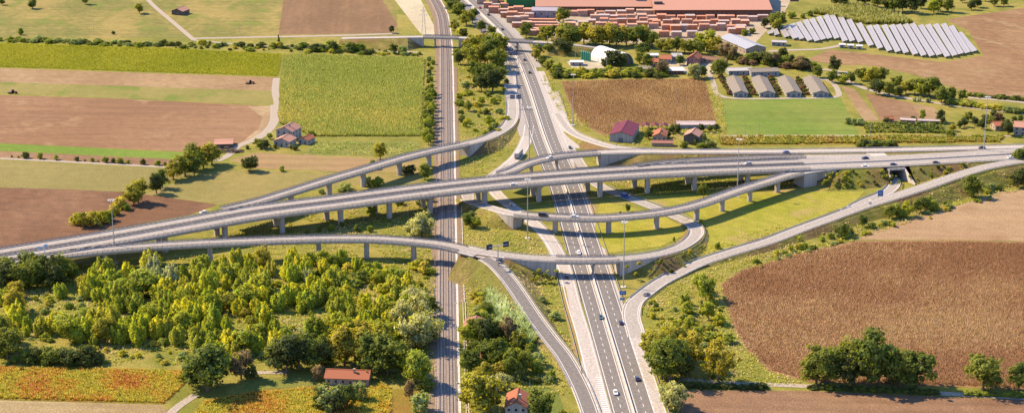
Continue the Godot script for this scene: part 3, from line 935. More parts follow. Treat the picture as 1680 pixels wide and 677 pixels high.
	ramp_road("loop_ramp", "pale loop ramp curling round the grassy infield", RB1, -3.9, 3.9, b1, RB1.n - 1)
	embank(RB1, -4.1, 4.1, 0, b0, "scrubby embankment below the loop ramp beside the motorway", 3, 1.5, {}, 0.0, 22.0)
	embank(RB1, -4.1, 4.1, b1, RB1.n - 1, "grassy embankment curving under the loop ramp", 3, 1.5, {}, 22.0, 0.0)
	guard(RB1, 4.3, "steel guard rail on the outer side of the loop ramp", "", b1, RB1.n - 1)
	guard(RB1, -4.3, "steel guard rail on the infield side of the loop ramp", "", b1, RB1.n - 1)
	guard(RB1, -4.3, "steel guard rail on the far side of the loop ramp by the fork", "", 0, b0)
	guard(RB1, 4.3, "steel guard rail on the near side of the loop ramp past the fork", "", at_x(RB1, 830), b0)
	RB2 = path([[764, 411, 9.45], [784, 419, 9.0], [800, 426, 8.5], [813.6, 435.5, 7.8], [833, 457, 6.2], [851, 482, 4.6], [877, 521, 2.4], [903, 556, 1.1], [925, 584, 0.5], [951, 632, 0.15], [968.5, 677, 0.13], [992, 750, 0.13]], 3.0)
	ramp_road("descending_slip_road", "dark grey slip road descending from the ramp fork to the motorway", RB2, -3.9, 3.9, 4, RB2.n - 1, "asphalt")
	embank(RB2, -4.1, 4.1, 2, at_px(RB2, 951, 0, 632), "dry grassy embankment of the descending slip road", 3, 1.7, {"a": Color(0.33, 0.29, 0.09), "b": Color(0.45, 0.34, 0.16), "c": Color(0.26, 0.26, 0.06)})
	guard(RB2, -4.3, "steel guard rail along the descending slip road, garden side", "", 6, at_px(RB2, 968, 0, 677))
	guard(RB2, 4.3, "steel guard rail along the descending slip road, motorway side", "", 12, at_px(RB2, 951, 0, 632))
	# ramp C
	RC = path([[762, 322, 0.6], [768, 328, 1.4], [790, 336.5, 3], [812, 343, 5], [840, 350, 7.2], [872, 353.6, 8], [908, 355.8, 8.4], [950, 357.3, 8.6], [993, 357.2, 8.6], [1061, 351.5, 8.6], [1112, 343.5, 8.6], [1146, 335, 8.6], [1180, 323.5, 8.6], [1214, 311.6, 8.6], [1260, 297.5, 8.5], [1294, 287, 8.4], [1328, 280, 8.2], [1379, 274.5, 8.05], [1440, 271, 8.0]], 3.0)
	var c0 := at_x(RC, 846)
	var c1 := at_x(RC, 1312)
	ramp_road("ramp_approach", "approach of the curved bridge ramp beside the main viaduct", RC, -3.8, 3.8, 2, c0)
	embank(RC, -4.0, 4.0, 1, c0, "brown weedy embankment at the start of the curved bridge ramp", 3, 1.5, {}, 0.0, 12.0)
	var vc := bridge("curved_bridge", "long curved concrete ramp bridge sweeping over the green infield", RC, -4.1, 4.1, c0, c1, [912, 995, 1075, 1141, 1188, 1231, 1277], 1.6, 2.4, 2.8)
	abutment(vc, RC, c0, -4.1, 4.1, -1, 12.0); abutment(vc, RC, c1, -4.1, 4.1, 1, 10.0)
	ramp_road("ramp_approach", "end of the curved bridge ramp merging with the main road", RC, -3.8, 3.8, c1, RC.n - 1, "asphalt_pale", -0.03)
	# ramp D and its northern road
	RD = path([[760, 298.5, 11.4], [800, 291, 11.2], [840, 279.5, 10.4], [860, 270, 9.6], [891, 261, 8.8], [925, 255, 8.4], [959, 251.8, 8.1], [993, 249.7, 7.8], [1044, 248.6, 7.4], [1150, 249, 7.2], [1260, 248.8, 7.2], [1464, 246, 7.4], [1680, 241, 7.5], [1800, 238.5, 7.5]], 3.0)
	var d0 := at_x(RD, 822)
	var d1 := at_x(RD, 981)
	var vd := bridge("upper_bridge", "concrete ramp bridge crossing the motorway by the blue lorry", RD, -4.1, 4.1, d0, d1, [872, 914], 1.5, 2.8, 1.2)
	abutment(vd, RD, d1, -4.1, 4.1, 1, 26.0)
	ramp_road("upper_road", "pale upper road on the embankment beside the vine strip", RD, -4.2, 4.2, d1, RD.n - 1, "concrete_road")
	embank(RD, -4.4, 4.4, d1, RD.n - 1, "brown scrubby embankment below the upper road", 3, 1.5, {"a": Color(0.33, 0.28, 0.08), "b": Color(0.42, 0.32, 0.13)}, 26.0, 0.0)
	guard(RD, -4.5, "steel guard rail along the far edge of the upper road", "", d1, RD.n - 1)
	guard(RD, 4.5, "steel guard rail along the near edge of the upper road", "", d1, RD.n - 1)
	RD2 = path([[1000, 279.5, 11.4], [1040, 273, 11], [1118, 264.8, 10], [1190, 260.8, 9], [1260, 258.2, 8.4], [1330, 256.8, 8], [1430, 255.5, 8]], 3.0)
	bridge("branch_viaduct", "narrow branch viaduct deck splitting from the main viaduct", RD2, -3.2, 3.2, at_x(RD2, 1046), at_x(RD2, 1320), [1125, 1210, 1290], 1.5, 2.2, 1.2)
	ramp_road("branch_road", "narrow branch lane beside the main road on the embankment", RD2, -3.2, 3.2, at_x(RD2, 1320), RD2.n - 1)
	# slip from motorway to upper road
	RS = path([[914, 186, 0.13], [924, 201, 0.13], [936, 215, 0.4], [952, 224, 1.4], [976, 233, 3], [1003, 240.5, 5], [1044, 246, 7], [1090, 248, 7.25]], 3.0)
	ramp_road("entry_slip_road", "narrow pale slip road curving up from the wide exit apron", RS, -3.2, 3.2, 0, RS.n - 1, "asphalt_pale", 0.03)
	embank(RS, -3.4, 3.4, at_px(RS, 936, 0, 215), RS.n - 1, "green grassy bank of the curving entry slip road", 3, 1.5, {"a": Color(0.27, 0.30, 0.05), "b": Color(0.38, 0.33, 0.1)})
	guard(RS, -3.5, "steel guard rail on the field side of the entry slip road", "", 4, RS.n - 1)
	# ramp E
	RE = path([[1066, 640, 0.13], [1053, 585, 0.13], [1043, 545, 0.13], [1036, 518, 0.13], [1040, 498, 0.15], [1057.5, 482, 0.25], [1084.6, 462.5, 0.4], [1112, 448, 0.6], [1146, 432, 0.9], [1197, 415, 1.3], [1260, 396, 1.9], [1311, 376.5, 2.6], [1362, 358, 3.4], [1413, 339.5, 4.2], [1464, 324, 5.2], [1515, 307.5, 6.1], [1566, 290, 7], [1617, 274.5, 7.7], [1668, 265, 8], [1720, 259, 8]], 3.0)
	var e0 := at_px(RE, 1036, 0, 518)
	ramp_road("rising_slip_road", "long pale slip road rising from the motorway to the main road", RE, -4.2, 4.2, at_px(RE, 1045, 0, 552), RE.n - 1, "asphalt_pale")
	embank(RE, -4.4, 4.4, at_px(RE, 1146, 0, 432), RE.n - 1, "grassy embankment along the rising slip road", 3, 1.7, {"a": Color(0.29, 0.29, 0.055), "b": Color(0.40, 0.33, 0.11)})
	guard(RE, 4.5, "steel guard rail on the maize side of the rising slip road", "", e0, RE.n - 1)
	guard(RE, -4.5, "steel guard rail on the infield side of the rising slip road", "", at_px(RE, 1046, 0, 490), at_px(RE, 1405, 4, 342))
	RF = path([[1380, 351, 3.7], [1400, 340.5, 3.7], [1423, 329, 3.0], [1450, 318, 2.0], [1465, 307, 1.2], [1467.5, 297, 0.8], [1461, 289, 0.6], [1453, 281.5, 0.5], [1443, 270, 0.5], [1430, 256, 0.5]], 2.0)
	ramp_road("underpass_road", "curved pale road branching down into the underpass", RF, -3.6, 3.6, 3, RF.n - 1, "asphalt_pale", 0.02)
	embank(RF, -3.8, 3.8, 3, at_px(RF, 1465, 0.5, 300), "low grass bank beside the underpass road", 3, 1.6, {"a": Color(0.30, 0.32, 0.05), "b": Color(0.40, 0.35, 0.09)})
	guard(RF, -3.9, "steel guard rail along the inner bend of the underpass road", "", 8, at_px(RF, 1467, 0.5, 297))
	# farm overbridge over railway and motorway
	RG = path([[560, 62.5, 5], [640, 61, 7.3], [690, 60, 7.6], [744, 61, 7.6], [780, 62.5, 7.4], [830, 66, 7.5], [886, 68.6, 7.5], [930, 72, 6], [980, 78, 2]], 3.0)
	var g0 := at_x(RG, 694)
	var g1 := at_x(RG, 752)
	var vg := bridge("farm_overbridge", "flat concrete overbridge carrying a farm lane over the railway", RG, -3.0, 3.0, g0, g1, [714], 1.4, 4.0, 1.0)
	abutment(vg, RG, g0, -3.0, 3.0, -1, 12.0); abutment(vg, RG, g1, -3.0, 3.0, 1, 10.0)
	var g2 := at_x(RG, 818)
	var g3 := at_x(RG, 878)
	var vg2 := bridge("farm_overbridge", "flat concrete overbridge carrying a farm lane over the motorway", RG, -3.0, 3.0, g2, g3, [846], 1.4, 4.0, 0.9)
	abutment(vg2, RG, g2, -3.0, 3.0, -1, 10.0); abutment(vg2, RG, g3, -3.0, 3.0, 1, 12.0)
	ramp_road("farm_lane", "raised farm lane leading up to the railway overbridge", RG, -2.8, 2.8, 0, g0, "concrete_road")
	ramp_road("farm_lane", "raised farm lane between the two overbridges", RG, -2.8, 2.8, g1, g2, "concrete_road")
	ramp_road("farm_lane", "raised farm lane going down behind the tall trees", RG, -2.8, 2.8, g3, RG.n - 1, "concrete_road")
	embank(RG, -3.0, 3.0, 0, g0, "green bank carrying the farm lane up to the railway overbridge", 3, 1.4, {}, 0.0, 12.0)
	embank(RG, -3.0, 3.0, g1, g2, "green bank between the two farm overbridges", 3, 1.2, {}, 10.0, 10.0)
	embank(RG, -3.0, 3.0, g3, RG.n - 1, "green bank of the farm lane behind the motorway", 3, 1.4, {}, 12.0, 0.0)

func make_embankments() -> void:
	# main road embankment right of the viaduct, split at the underpass
	var ie := at_x(MAIN, 1318)
	var q0 := at_px(MAIN, 1448, 8, 266)
	var portal_at: Vector3 = RF.p[near(RF, P(1453, 281.5, 0.5))]
	var im := near(MAIN, portal_at)
	q0 = im
	embank(MAIN, -11.2, 11.2, ie, q0 - 2, "steep brown scrubby embankment between curved bridge and underpass", 2, 1.5, {"a": Color(0.27, 0.21, 0.07), "b": Color(0.40, 0.30, 0.13), "c": Color(0.33, 0.34, 0.06)}, 20.0, 0.0)
	embank(MAIN, -11.2, 11.2, q0 + 2, MAIN.n - 1, "green scrubby embankment between the underpass and the rising slip road", 2, 1.5, {"a": Color(0.24, 0.24, 0.05), "b": Color(0.35, 0.30, 0.10)})
	var mb := MB.new()
	# top fill between upper road and main road
	var sp := {"a": Color(0.26, 0.24, 0.07), "b": Color(0.36, 0.31, 0.14), "big": 10.0}
	land("embankment_top", poly_px([[1300, 252], [1800, 241], [1800, 250], [1680, 256], [1300, 276]], 7.0), 7.05, sp, 3.0, "grass strip between the upper road and the main road", "embankment")
	# underpass portal
	var c: Vector3 = MAIN.p[im]
	var d := dir_at(MAIN, im)
	var r: Vector3 = MAIN.r[im]
	var front := c + r * 12.4
	var th := thing("underpass", "concrete underpass mouth below the main road with sloping wing walls", "underpass", Vector3(front.x, 0, front.z))
	var bs := Basis(d, Vector3.UP, -r)   # local x along main road, z into the tunnel is +z = -r
	th.basis = Basis(d, Vector3.UP, d.cross(Vector3.UP))
	# local: x along road, z outward (towards r)
	var w := 4.6
	var ht := 6.2
	var depth := 38.0
	for sx in [-1.0, 1.0]:
		var m := MB.new()
		m.box(Vector3(sx * (w + 0.3), ht / 2, -depth / 2), Vector3(0.6, ht, depth))
		commit(m, "side_wall", mats["concrete"], th)
		m = MB.new()
		var x0: float = sx * (w + 0.3)
		var x1: float = sx * (w + 2.6)
		for e in [-0.25, 0.25]:
			m.quad(Vector3(x0 + e, 0, 0), Vector3(x1 + e, 0, 11.5), Vector3(x1 + e, 0.8, 11.5), Vector3(x0 + e, 7.4, 0))
		m.quad(Vector3(x0 - 0.25, 7.4, 0), Vector3(x0 + 0.25, 7.4, 0), Vector3(x1 + 0.25, 0.8, 11.5), Vector3(x1 - 0.25, 0.8, 11.5))
		commit(m, "wing_wall", mats["concrete_pale"], th)
	mb = MB.new()
	mb.box(Vector3(0, ht + 0.45, -depth / 2), Vector3(2 * w + 1.8, 0.9, depth))
	commit(mb, "roof_slab", mats["concrete"], th)
	mb = MB.new()
	mb.box(Vector3(0, ht + 0.6, 0.2), Vector3(2 * w + 1.4, 1.2, 0.5))
	commit(mb, "portal_beam", mats["concrete_pale"], th)
	mb = MB.new()
	mb.box(Vector3(0, 0.05, -depth / 2), Vector3(2 * w, 0.1, depth))
	commit(mb, "floor", mats["asphalt_pale"], th)

# ---------------------------------------------------------------- scatter masks
var mask := {}
var hts := {}
func mask_path(pa: Dictionary, a: float, b: float, i0 := 0, i1 := -1) -> void:
	if i1 < 0: i1 = pa.n - 1
	for i in range(i0, i1):
		for t in [0.0, 0.5]:
			var o := a
			while o <= b + 0.01:
				var q: Vector3 = pa.p[i].lerp(pa.p[i + 1], t) + pa.r[i] * o
				mask[Vector2i(floori(q.x / 2.0), floori(q.z / 2.0))] = true
				o += 1.0
func masked(x: float, z: float) -> bool:
	return mask.has(Vector2i(floori(x / 2.0), floori(z / 2.0)))
func ground_y(x: float, z: float) -> float:
	return hts.get(Vector2i(floori(x / 2.0), floori(z / 2.0)), 0.0)

# ---------------------------------------------------------------- crops and ground cover
func tuft(blades: int, h: float, w: float, spread: float, lean: float, sd: int) -> ArrayMesh:
	var r := RandomNumberGenerator.new()
	r.seed = sd
	var mb := MB.new()
	for i in blades:
		var a := r.randf() * TAU
		var b := Vector3(cos(a), 0, sin(a)) * spread * r.randf()
		var d := Vector3(cos(a + r.randf_range(-1, 1)), 0, sin(a + r.randf_range(-1, 1)))
		var s := Vector3(-d.z, 0, d.x) * w * r.randf_range(0.6, 1.2)
		var hh := h * r.randf_range(0.6, 1.1)
		var mid := b + d * lean * 0.35 + Vector3(0, hh * 0.6, 0)
		var tip := b + d * lean + Vector3(0, hh, 0)
		var g := r.randf_range(0.75, 1.15)
		mb.col = Color(g, g, g)
		mb.quad(b - s * 0.6, b + s * 0.6, mid + s, mid - s)
		mb.tri(mid - s, mid + s, tip)
	for i in mb.n.size():
		mb.n[i] = (mb.n[i] * 0.5 + Vector3(0, 0.8, 0)).normalized()
	return mesh_of(mb)
func scatter(called: String, label: String, category: String, polys: Array, step: Vector2, jit: float, ang: float, me: Mesh, cols: Array, hvar := 0.25, keep := 1.0, use_mask := false, patch := 20.0) -> void:
	var xf: Array[Transform3D] = []
	var cs: Array[Color] = []
	var ca := cos(ang)
	var sa := sin(ang)
	for poly: PackedVector2Array in polys:
		var lo := Vector2(1e9, 1e9)
		var hi := Vector2(-1e9, -1e9)
		for p in poly:
			var q := Vector2(p.x * ca + p.y * sa, -p.x * sa + p.y * ca)
			lo = lo.min(q); hi = hi.max(q)
		var y := lo.y
		while y < hi.y:
			var x := lo.x
			while x < hi.x:
				x += step.x
				if keep < 1.0 and rng.randf() > keep: continue
				var u := x + rng.randf_range(-jit, jit) * step.x
				var v := y + rng.randf_range(-jit, jit) * step.y
				var w := Vector2(u * ca - v * sa, u * sa + v * ca)
				if not Geometry2D.is_point_in_polygon(w, poly): continue
				if use_mask and masked(w.x, w.y): continue
				var pn := n1.get_noise_2d(w.x * 30.0 / patch, w.y * 30.0 / patch)
				if use_mask and pn < -0.28: continue
				var k := clampf(pn * 0.9 + 0.5 + rng.randf_range(-0.35, 0.35), 0.0, 0.999) * cols.size()
				var c: Color = cols[int(k)]
				var g := rng.randf_range(0.8, 1.15)
				var sc := 1.0 + rng.randf_range(-hvar, hvar)
				xf.append(Transform3D(Basis(Vector3.UP, rng.randf() * TAU).scaled(Vector3(sc, sc * rng.randf_range(0.85, 1.15), sc)), Vector3(w.x, ground_y(w.x, w.y) if use_mask else 0.0, w.y)))
				cs.append(Color(c.r * g, c.g * g, c.b * g))
			y += step.y
	var mm := MultiMesh.new()
	mm.transform_format = MultiMesh.TRANSFORM_3D
	mm.use_colors = true
	mm.mesh = me
	mm.instance_count = xf.size()
	for i in xf.size():
		mm.set_instance_transform(i, xf[i])
		mm.set_instance_color(i, cs[i])
	var o := MultiMeshInstance3D.new()
	o.multimesh = mm
	o.material_override = mats["crop"]
	o.name = numbered(called)
	add_child(o)
	tag(o, label, category, "", "stuff")
func make_crops() -> void:
	var cm := mat("crop", Color(1, 1, 1), 0.8, true)
	cm.backlight_enabled = true
	cm.backlight = Color(0.8, 0.8, 0.5)
	for e in [[MW, -16, 11], [RA, -4, 4], [RB1, -4, 4], [RB2, -4, 4], [RE, -5, 5], [RF, -4, 4], [RS, -4, 4], [RD, -4, 4], [MCOL, -5, 5], [MLOOP, -5, 5]]:
		mask_path(e[0], e[1], e[2])
	var maize := tuft(9, 2.3, 0.16, 0.45, 0.7, 1)
	var dry := tuft(5, 1.15, 0.10, 0.4, 0.6, 2)
	var low := tuft(8, 1.1, 0.16, 0.5, 0.4, 3)
	var weed := tuft(8, 0.75, 0.13, 0.55, 0.45, 4)
	var vine := tuft(14, 1.7, 0.3, 0.6, 0.5, 5)
	scatter("maize_plants", "dense green maize plants standing beside the railway", "maize", [poly_px([[466, 90], [696, 97], [693, 150], [688, 224], [508, 224], [478, 206], [460, 205], [456, 190], [460, 140]])], Vector2(1.0, 1.25), 0.3, 1.05, maize, [Color(0.247, 0.293, 0.057), Color(0.270, 0.316, 0.063), Color(0.293, 0.328, 0.069), Color(0.333, 0.345, 0.081), Color(0.414, 0.368, 0.086)], 0.2, 1.0, false, 70.0)
	scatter("crop_plants", "bright yellow-green crop plants below the roadside hedge", "crop", [poly_px([[-20, 71], [230, 78], [463, 89], [455, 125], [-20, 109]])], Vector2(1.3, 1.3), 0.4, 0.0, low, [Color(0.240, 0.272, 0.010), Color(0.288, 0.304, 0.014), Color(0.320, 0.320, 0.020)], 0.2, 1.0, false, 60.0)
	scatter("dry_maize_plants", "withered rust and straw coloured maize stalks", "maize", [poly_px([[1187, 467], [1218, 446], [1300, 421], [1405, 398], [1560, 397], [1700, 400], [1700, 638], [1560, 631], [1330, 624], [1266, 607], [1228, 572], [1207, 536], [1197, 505]])], Vector2(0.7, 1.15), 0.25, 1.57, dry, [Color(0.243, 0.123, 0.063), Color(0.276, 0.147, 0.075), Color(0.307, 0.169, 0.091), Color(0.356, 0.213, 0.115), Color(0.396, 0.268, 0.138)], 0.15, 1.0, false, 60.0)
	scatter("sorghum_plants", "orange and yellow ripe crop below the poplar grove", "crop", [poly_px([[-20, 603], [160, 605], [298, 609], [301, 630], [266, 661], [-20, 653]])], Vector2(0.75, 0.9), 0.4, 0.0, low, [Color(0.416, 0.156, 0.036), Color(0.437, 0.229, 0.031), Color(0.458, 0.322, 0.036), Color(0.416, 0.354, 0.036), Color(0.354, 0.333, 0.036)], 0.3, 1.0, false, 22.0)
	scatter("sorghum_plants", "yellow and orange ripe crop around the long cottage", "crop", [poly_px([[310, 690], [336, 659], [420, 643], [505, 637], [600, 640], [625, 628], [640, 635], [640, 690], [600, 720], [310, 720]])], Vector2(0.75, 0.9), 0.4, 0.0, low, [Color(0.437, 0.208, 0.031), Color(0.458, 0.302, 0.036), Color(0.437, 0.354, 0.036), Color(0.374, 0.354, 0.042)], 0.3, 1.0, false, 18.0)
	scatter("dry_crop_plants", "reddish-brown withered crop behind the red-roofed barn", "crop", [poly_px([[923, 134], [1040, 131], [1156, 130], [1175, 198], [1130, 203], [1060, 204], [992, 219], [953, 199], [938, 177]])], Vector2(1.1, 1.4), 0.35, 1.57, dry, [Color(0.225, 0.125, 0.055), Color(0.260, 0.150, 0.066), Color(0.300, 0.180, 0.080), Color(0.360, 0.235, 0.110)], 0.2, 1.0, false, 40.0)
	scatter("vine_rows", "yellowing vines in the strip along the embankment", "vines", [poly_px([[1182, 225], [1648, 223.5], [1640, 233], [1182, 238]])], Vector2(1.3, 2.6), 0.25, 0.02, vine, [Color(0.220, 0.240, 0.035), Color(0.280, 0.270, 0.045), Color(0.330, 0.280, 0.060), Color(0.330, 0.230, 0.070)], 0.25, 1.0, false, 14.0)
	scatter("vineyard_rows", "dark green vine rows beside the small tilled plots", "vines", [poly_px([[1418, 203], [1540, 201], [1556, 220], [1420, 220]])], Vector2(1.3, 5.0), 0.2, 0.02, vine, [Color(0.083, 0.124, 0.035), Color(0.138, 0.179, 0.041), Color(0.221, 0.248, 0.055)], 0.3)
	scatter("vegetable_rows", "green vegetable rows beside the farmhouse", "vegetables", [poly_px([[522, 232], [686, 234], [685, 256], [500, 253]])], Vector2(1.2, 3.6), 0.2, 0.03, low, [Color(0.221, 0.304, 0.055), Color(0.331, 0.386, 0.083), Color(0.455, 0.455, 0.138)], 0.3)
	var weedpoly := [
		poly_px([[-20, 445], [300, 420], [560, 410], [712, 408], [714, 640], [520, 612], [300, 600], [-20, 596]]),
		poly_px([[752, 90], [840, 90], [845, 200], [790, 226], [752, 240]]), poly_px([[752, 245], [840, 225], [855, 230], [845, 262], [790, 290], [755, 300]]),
		poly_px([[755, 340], [900, 370], [930, 480], [985, 600], [950, 640], [760, 690]]),
		poly_px([[420, 345], [712, 320], [712, 405], [300, 410], [280, 395]]),
		poly_px([[1130, 430], [1150, 405], [1400, 335], [1440, 320], [1300, 375], [1100, 455], [1030, 500]]), poly_px([[960, 300], [1300, 290], [1320, 305], [1150, 320], [1000, 318]]),
		poly_px([[1040, 480], [1160, 430], [1400, 345], [1600, 280], [1690, 268], [1690, 310], [1600, 328], [1410, 393], [1215, 444], [1183, 467], [1204, 540], [1265, 610], [1330, 630], [1100, 640]]),
		poly_px([[970, 252], [1330, 250], [1330, 285], [985, 300]]),
		poly_px([[900, 120], [940, 180], [990, 222], [1060, 208], [1180, 205], [1180, 235], [1000, 240], [925, 195], [885, 130]]),
		poly_px([[1165, 128], [1186, 165], [1196, 224], [1180, 224], [1160, 135]]),
	]
	scatter("weeds", "rough weeds and dry grass on verges and banks", "weeds", weedpoly, Vector2(1.5, 1.5), 0.5, 0.0, weed, [Color(0.258, 0.298, 0.035), Color(0.338, 0.357, 0.044), Color(0.417, 0.407, 0.069), Color(0.477, 0.417, 0.130), Color(0.546, 0.437, 0.218)], 0.5, 0.85, true, 16.0)
	var reed := tuft(12, 3.6, 0.22, 0.9, 1.0, 8)
	scatter("reeds", "tall grey-green cane thicket in the garden beside descending slip road", "reeds", [poly_px([[800, 470], [822, 470], [862, 530], [880, 565], [850, 575], [815, 540], [795, 500]])], Vector2(1.1, 1.1), 0.5, 0.0, reed, [Color(0.270, 0.350, 0.127), Color(0.381, 0.476, 0.206), Color(0.492, 0.572, 0.301)], 0.35)
	scatter("reeds", "olive cane thicket above the solar rows", "reeds", [poly_px([[1330, 22], [1400, 8], [1480, 28], [1500, 40], [1420, 40], [1345, 24]])], Vector2(1.6, 1.8), 0.5, 0.0, reed, [Color(0.222, 0.238, 0.063), Color(0.317, 0.317, 0.095)], 0.35)

# ---------------------------------------------------------------- trees
var kinds := {}
func leaf_card(mb: MB, p: Vector3, out: Vector3, s: float, r: RandomNumberGenerator, droop: float) -> void:
	var d := (out + Vector3(r.randf_range(-1, 1), r.randf_range(-1, 1), r.randf_range(-1, 1)) * 0.9).normalized()
	var u := d.cross(Vector3(r.randf_range(-1, 1), r.randf_range(-1, 1) , r.randf_range(-1, 1))).normalized()
	var v := d.cross(u)
	u *= s * r.randf_range(0.7, 1.2)
	v *= s * r.randf_range(0.5, 0.9)
	if droop < 0.0:
		u = (Vector3(0, 1, 0) + Vector3(r.randf_range(-1, 1), r.randf_range(-0.4, 0.4), r.randf_range(-1, 1)) * 0.55).normalized() * u.length() * 1.5
		v = d.cross(u).normalized() * v.length() * 0.8
	if droop > 0.0:
		u = (u.normalized() + Vector3(0, -droop, 0)).normalized() * u.length() * 1.4
	var q := [p - u, p - v, p + u, p + v]
	var nn := (out * 0.45 + d * 0.7).normalized()
	for k in [0, 2, 1, 0, 3, 2]:
		mb.v.append(q[k]); mb.n.append(nn); mb.c.append(mb.col); mb.t.append(Vector2.ZERO)
# crown inside an ellipsoid-like envelope: W radius, H crown height, base y0
func crown(W: float, H: float, y0: float, lobes: int, cards: int, leaf: float, prof: String, sd: int, droop := 0.0, lobe_r := 0.3) -> ArrayMesh:
	var r := RandomNumberGenerator.new()
	r.seed = sd
	var mb := MB.new()
	var ctr := Vector3(0, y0 + H * 0.5, 0)
	var limbs: Array[Vector3] = []
	var nl := 8 if prof != "cone" else 1
	for i in nl:
		var tt := (i + r.randf_range(0.2, 0.9)) / nl
		var aa := i * 2.4 + r.randf_range(-0.5, 0.5)
		var ext := r.randf_range(0.42, 0.78) * sqrt(maxf(0.05, 1.0 - pow(1.5 * tt - 0.55, 2.0)))
		limbs.append(Vector3(cos(aa) * W * ext, y0 + H * (0.12 + 0.72 * tt), sin(aa) * W * ext))
	for i in lobes:
		var t := r.randf()
		var rad := 1.0
		var lc := Vector3.ZERO
		if prof == "cone" or i % 5 == 0:
			rad = (1.0 - t * 0.92) if prof == "cone" else sqrt(maxf(0.0, 1.0 - pow(1.8 * t - 0.85, 2.0)))
			var a := r.randf() * TAU
			var rr := W * rad * pow(r.randf(), 0.5) * (0.86 if prof == "cone" else 0.7)
			lc = Vector3(cos(a) * rr, y0 + H * (0.06 + 0.86 * t), sin(a) * rr)
		else:
			var lb: Vector3 = limbs[r.randi() % nl]
			lc = lb + Vector3(r.randfn(0, 0.2) * W, r.randfn(0, 0.085) * H, r.randfn(0, 0.2) * W)
			lc.y = maxf(lc.y, y0 + 0.3)
		var lr := minf(W, H * 0.6) * lobe_r * (0.35 + 0.95 * pow(r.randf(), 1.6))
		if prof == "cone": lr *= (1.0 - 0.6 * t)
		var tint := r.randf_range(0.66, 1.32)
		for k in cards:
			var d := Vector3(r.randfn(), r.randfn() + 0.25, r.randfn()).normalized()
			var out := (d * 0.7 + (lc - ctr).normalized() * 0.5).normalized()
			var g := tint * r.randf_range(0.5, 1.5)
			var wm := r.randf_range(-0.08, 0.10)
			mb.col = Color(g * (1.0 + wm), g, g * (1.0 - wm))
			leaf_card(mb, lc + Vector3(d.x, d.y * 0.85, d.z) * lr * (pow(r.randf(), 0.4) * 1.05 + (0.5 if r.randf() < 0.08 else 0.0)), out, leaf, r, droop)
	return mesh_of(mb)
func plumes(n: int, cards: int, W: float, H: float, leaf: float, sd: int) -> ArrayMesh:
	var r := RandomNumberGenerator.new()
	r.seed = sd
	var mb := MB.new()
	for i in n:
		var a := i * 2.4 + r.randf_range(-0.5, 0.5)
		var rr := W * 0.8 * sqrt((i + 0.5) / n)
		var hh := H * (1.0 - 0.42 * rr / W) * r.randf_range(0.72, 1.06)
		var b := Vector3(cos(a) * rr * 0.55, 0.1, sin(a) * rr * 0.55)
		var top := Vector3(cos(a) * rr, hh, sin(a) * rr)
		var pr := W * r.randf_range(0.32, 0.52)
		var tint := r.randf_range(0.7, 1.25)
		for k in cards:
			var t := pow(r.randf(), 0.85)
			var wd := pr * pow(sin(PI * (0.1 + 0.88 * t)), 0.8)
			var d := Vector3(r.randfn(), r.randfn() * 0.4, r.randfn()).normalized()
			var q := b.lerp(top, t) + d * wd * (pow(r.randf(), 0.45) + (0.35 if r.randf() < 0.1 else 0.0))
			var g := tint * r.randf_range(0.55, 1.45) 
			var wm := r.randf_range(-0.06, 0.12)
			mb.col = Color(g * (1.0 + wm), g, g * (1.0 - wm))
			leaf_card(mb, q, (d + Vector3(0, 0.35, 0)).normalized(), leaf, r, -1.0)
	return mesh_of(mb)
func trunk(h: float, rad: float, limbs: int, spread: float, top: float, sd: int) -> ArrayMesh:
	var r := RandomNumberGenerator.new()
	r.seed = sd
	var mb := MB.new()
	mb.bar(Vector3(0, -0.4, 0), Vector3(0, h, 0), rad, rad * 0.6, 7)
	for i in limbs:
		var a := TAU * i / limbs + r.randf_range(-0.5, 0.5)
		var b := Vector3(0, h * r.randf_range(0.6, 1.0), 0)
		var m := b + Vector3(cos(a) * spread * 0.45, (top - h) * 0.4, sin(a) * spread * 0.45)
		mb.bar(b, m, rad * 0.5, rad * 0.32, 5)
		mb.bar(m, m + Vector3(cos(a) * spread * 0.3, (top - h) * 0.45, sin(a) * spread * 0.3), rad * 0.32, rad * 0.1, 5)
	return mesh_of(mb)
func leafmat(called: String, c: Color, back := 0.3) -> StandardMaterial3D:
	var m := mat(called, c, 0.75, true)
	m.backlight_enabled = true
	m.backlight = Color(1.0, 1.0, 0.5)
	return m
func def_kind(called: String, node: String, adj: String, meshes: Array, tr: ArrayMesh, cols: Array, back := 0.3) -> void:
	var ms := []
	for i in cols.size(): ms.append(leafmat("leaf_%s_%d" % [called, i], cols[i], back))
	kinds[called] = {"node": node, "adj": adj, "meshes": meshes, "trunk": tr, "mats": ms, "k": 0}
func tree(kind: String, px: float, py: float, h: float, zone: String, group: String, wide := 1.0, base := 0.0) -> void:
	var k: Dictionary = kinds[kind]
	var at := P(px, py, base)
	tree_w(kind, at, h, zone, group, wide)
func tree_w(kind: String, at: Vector3, h: float, zone: String, group: String, wide := 1.0) -> void:
	var k: Dictionary = kinds[kind]
	var cat := "shrub" if k.node.contains("shrub") else "tree"
	var th := thing(k.node, k.adj + " " + zone, cat, at, rng.randf() * TAU, group)
	var s := h / 10.0
	th.scale = Vector3(s * wide * rng.randf_range(0.85, 1.18), s * rng.randf_range(0.92, 1.06), s * wide * rng.randf_range(0.85, 1.18))
	inst(k.trunk, "trunk", mats["bark"], th)
	inst(k.meshes[rng.randi() % k.meshes.size()], "crown", k.mats[rng.randi() % k.mats.size()], th)
var cov := []
func cov_px(kind: String, px: float, py: float, h: float, wide := 1.0) -> void:
	cov_w(kind, P(px, py), h, wide)
func cov_w(kind: String, at: Vector3, h: float, wide := 1.0) -> void:
	cov.append([kind, at, h, wide])
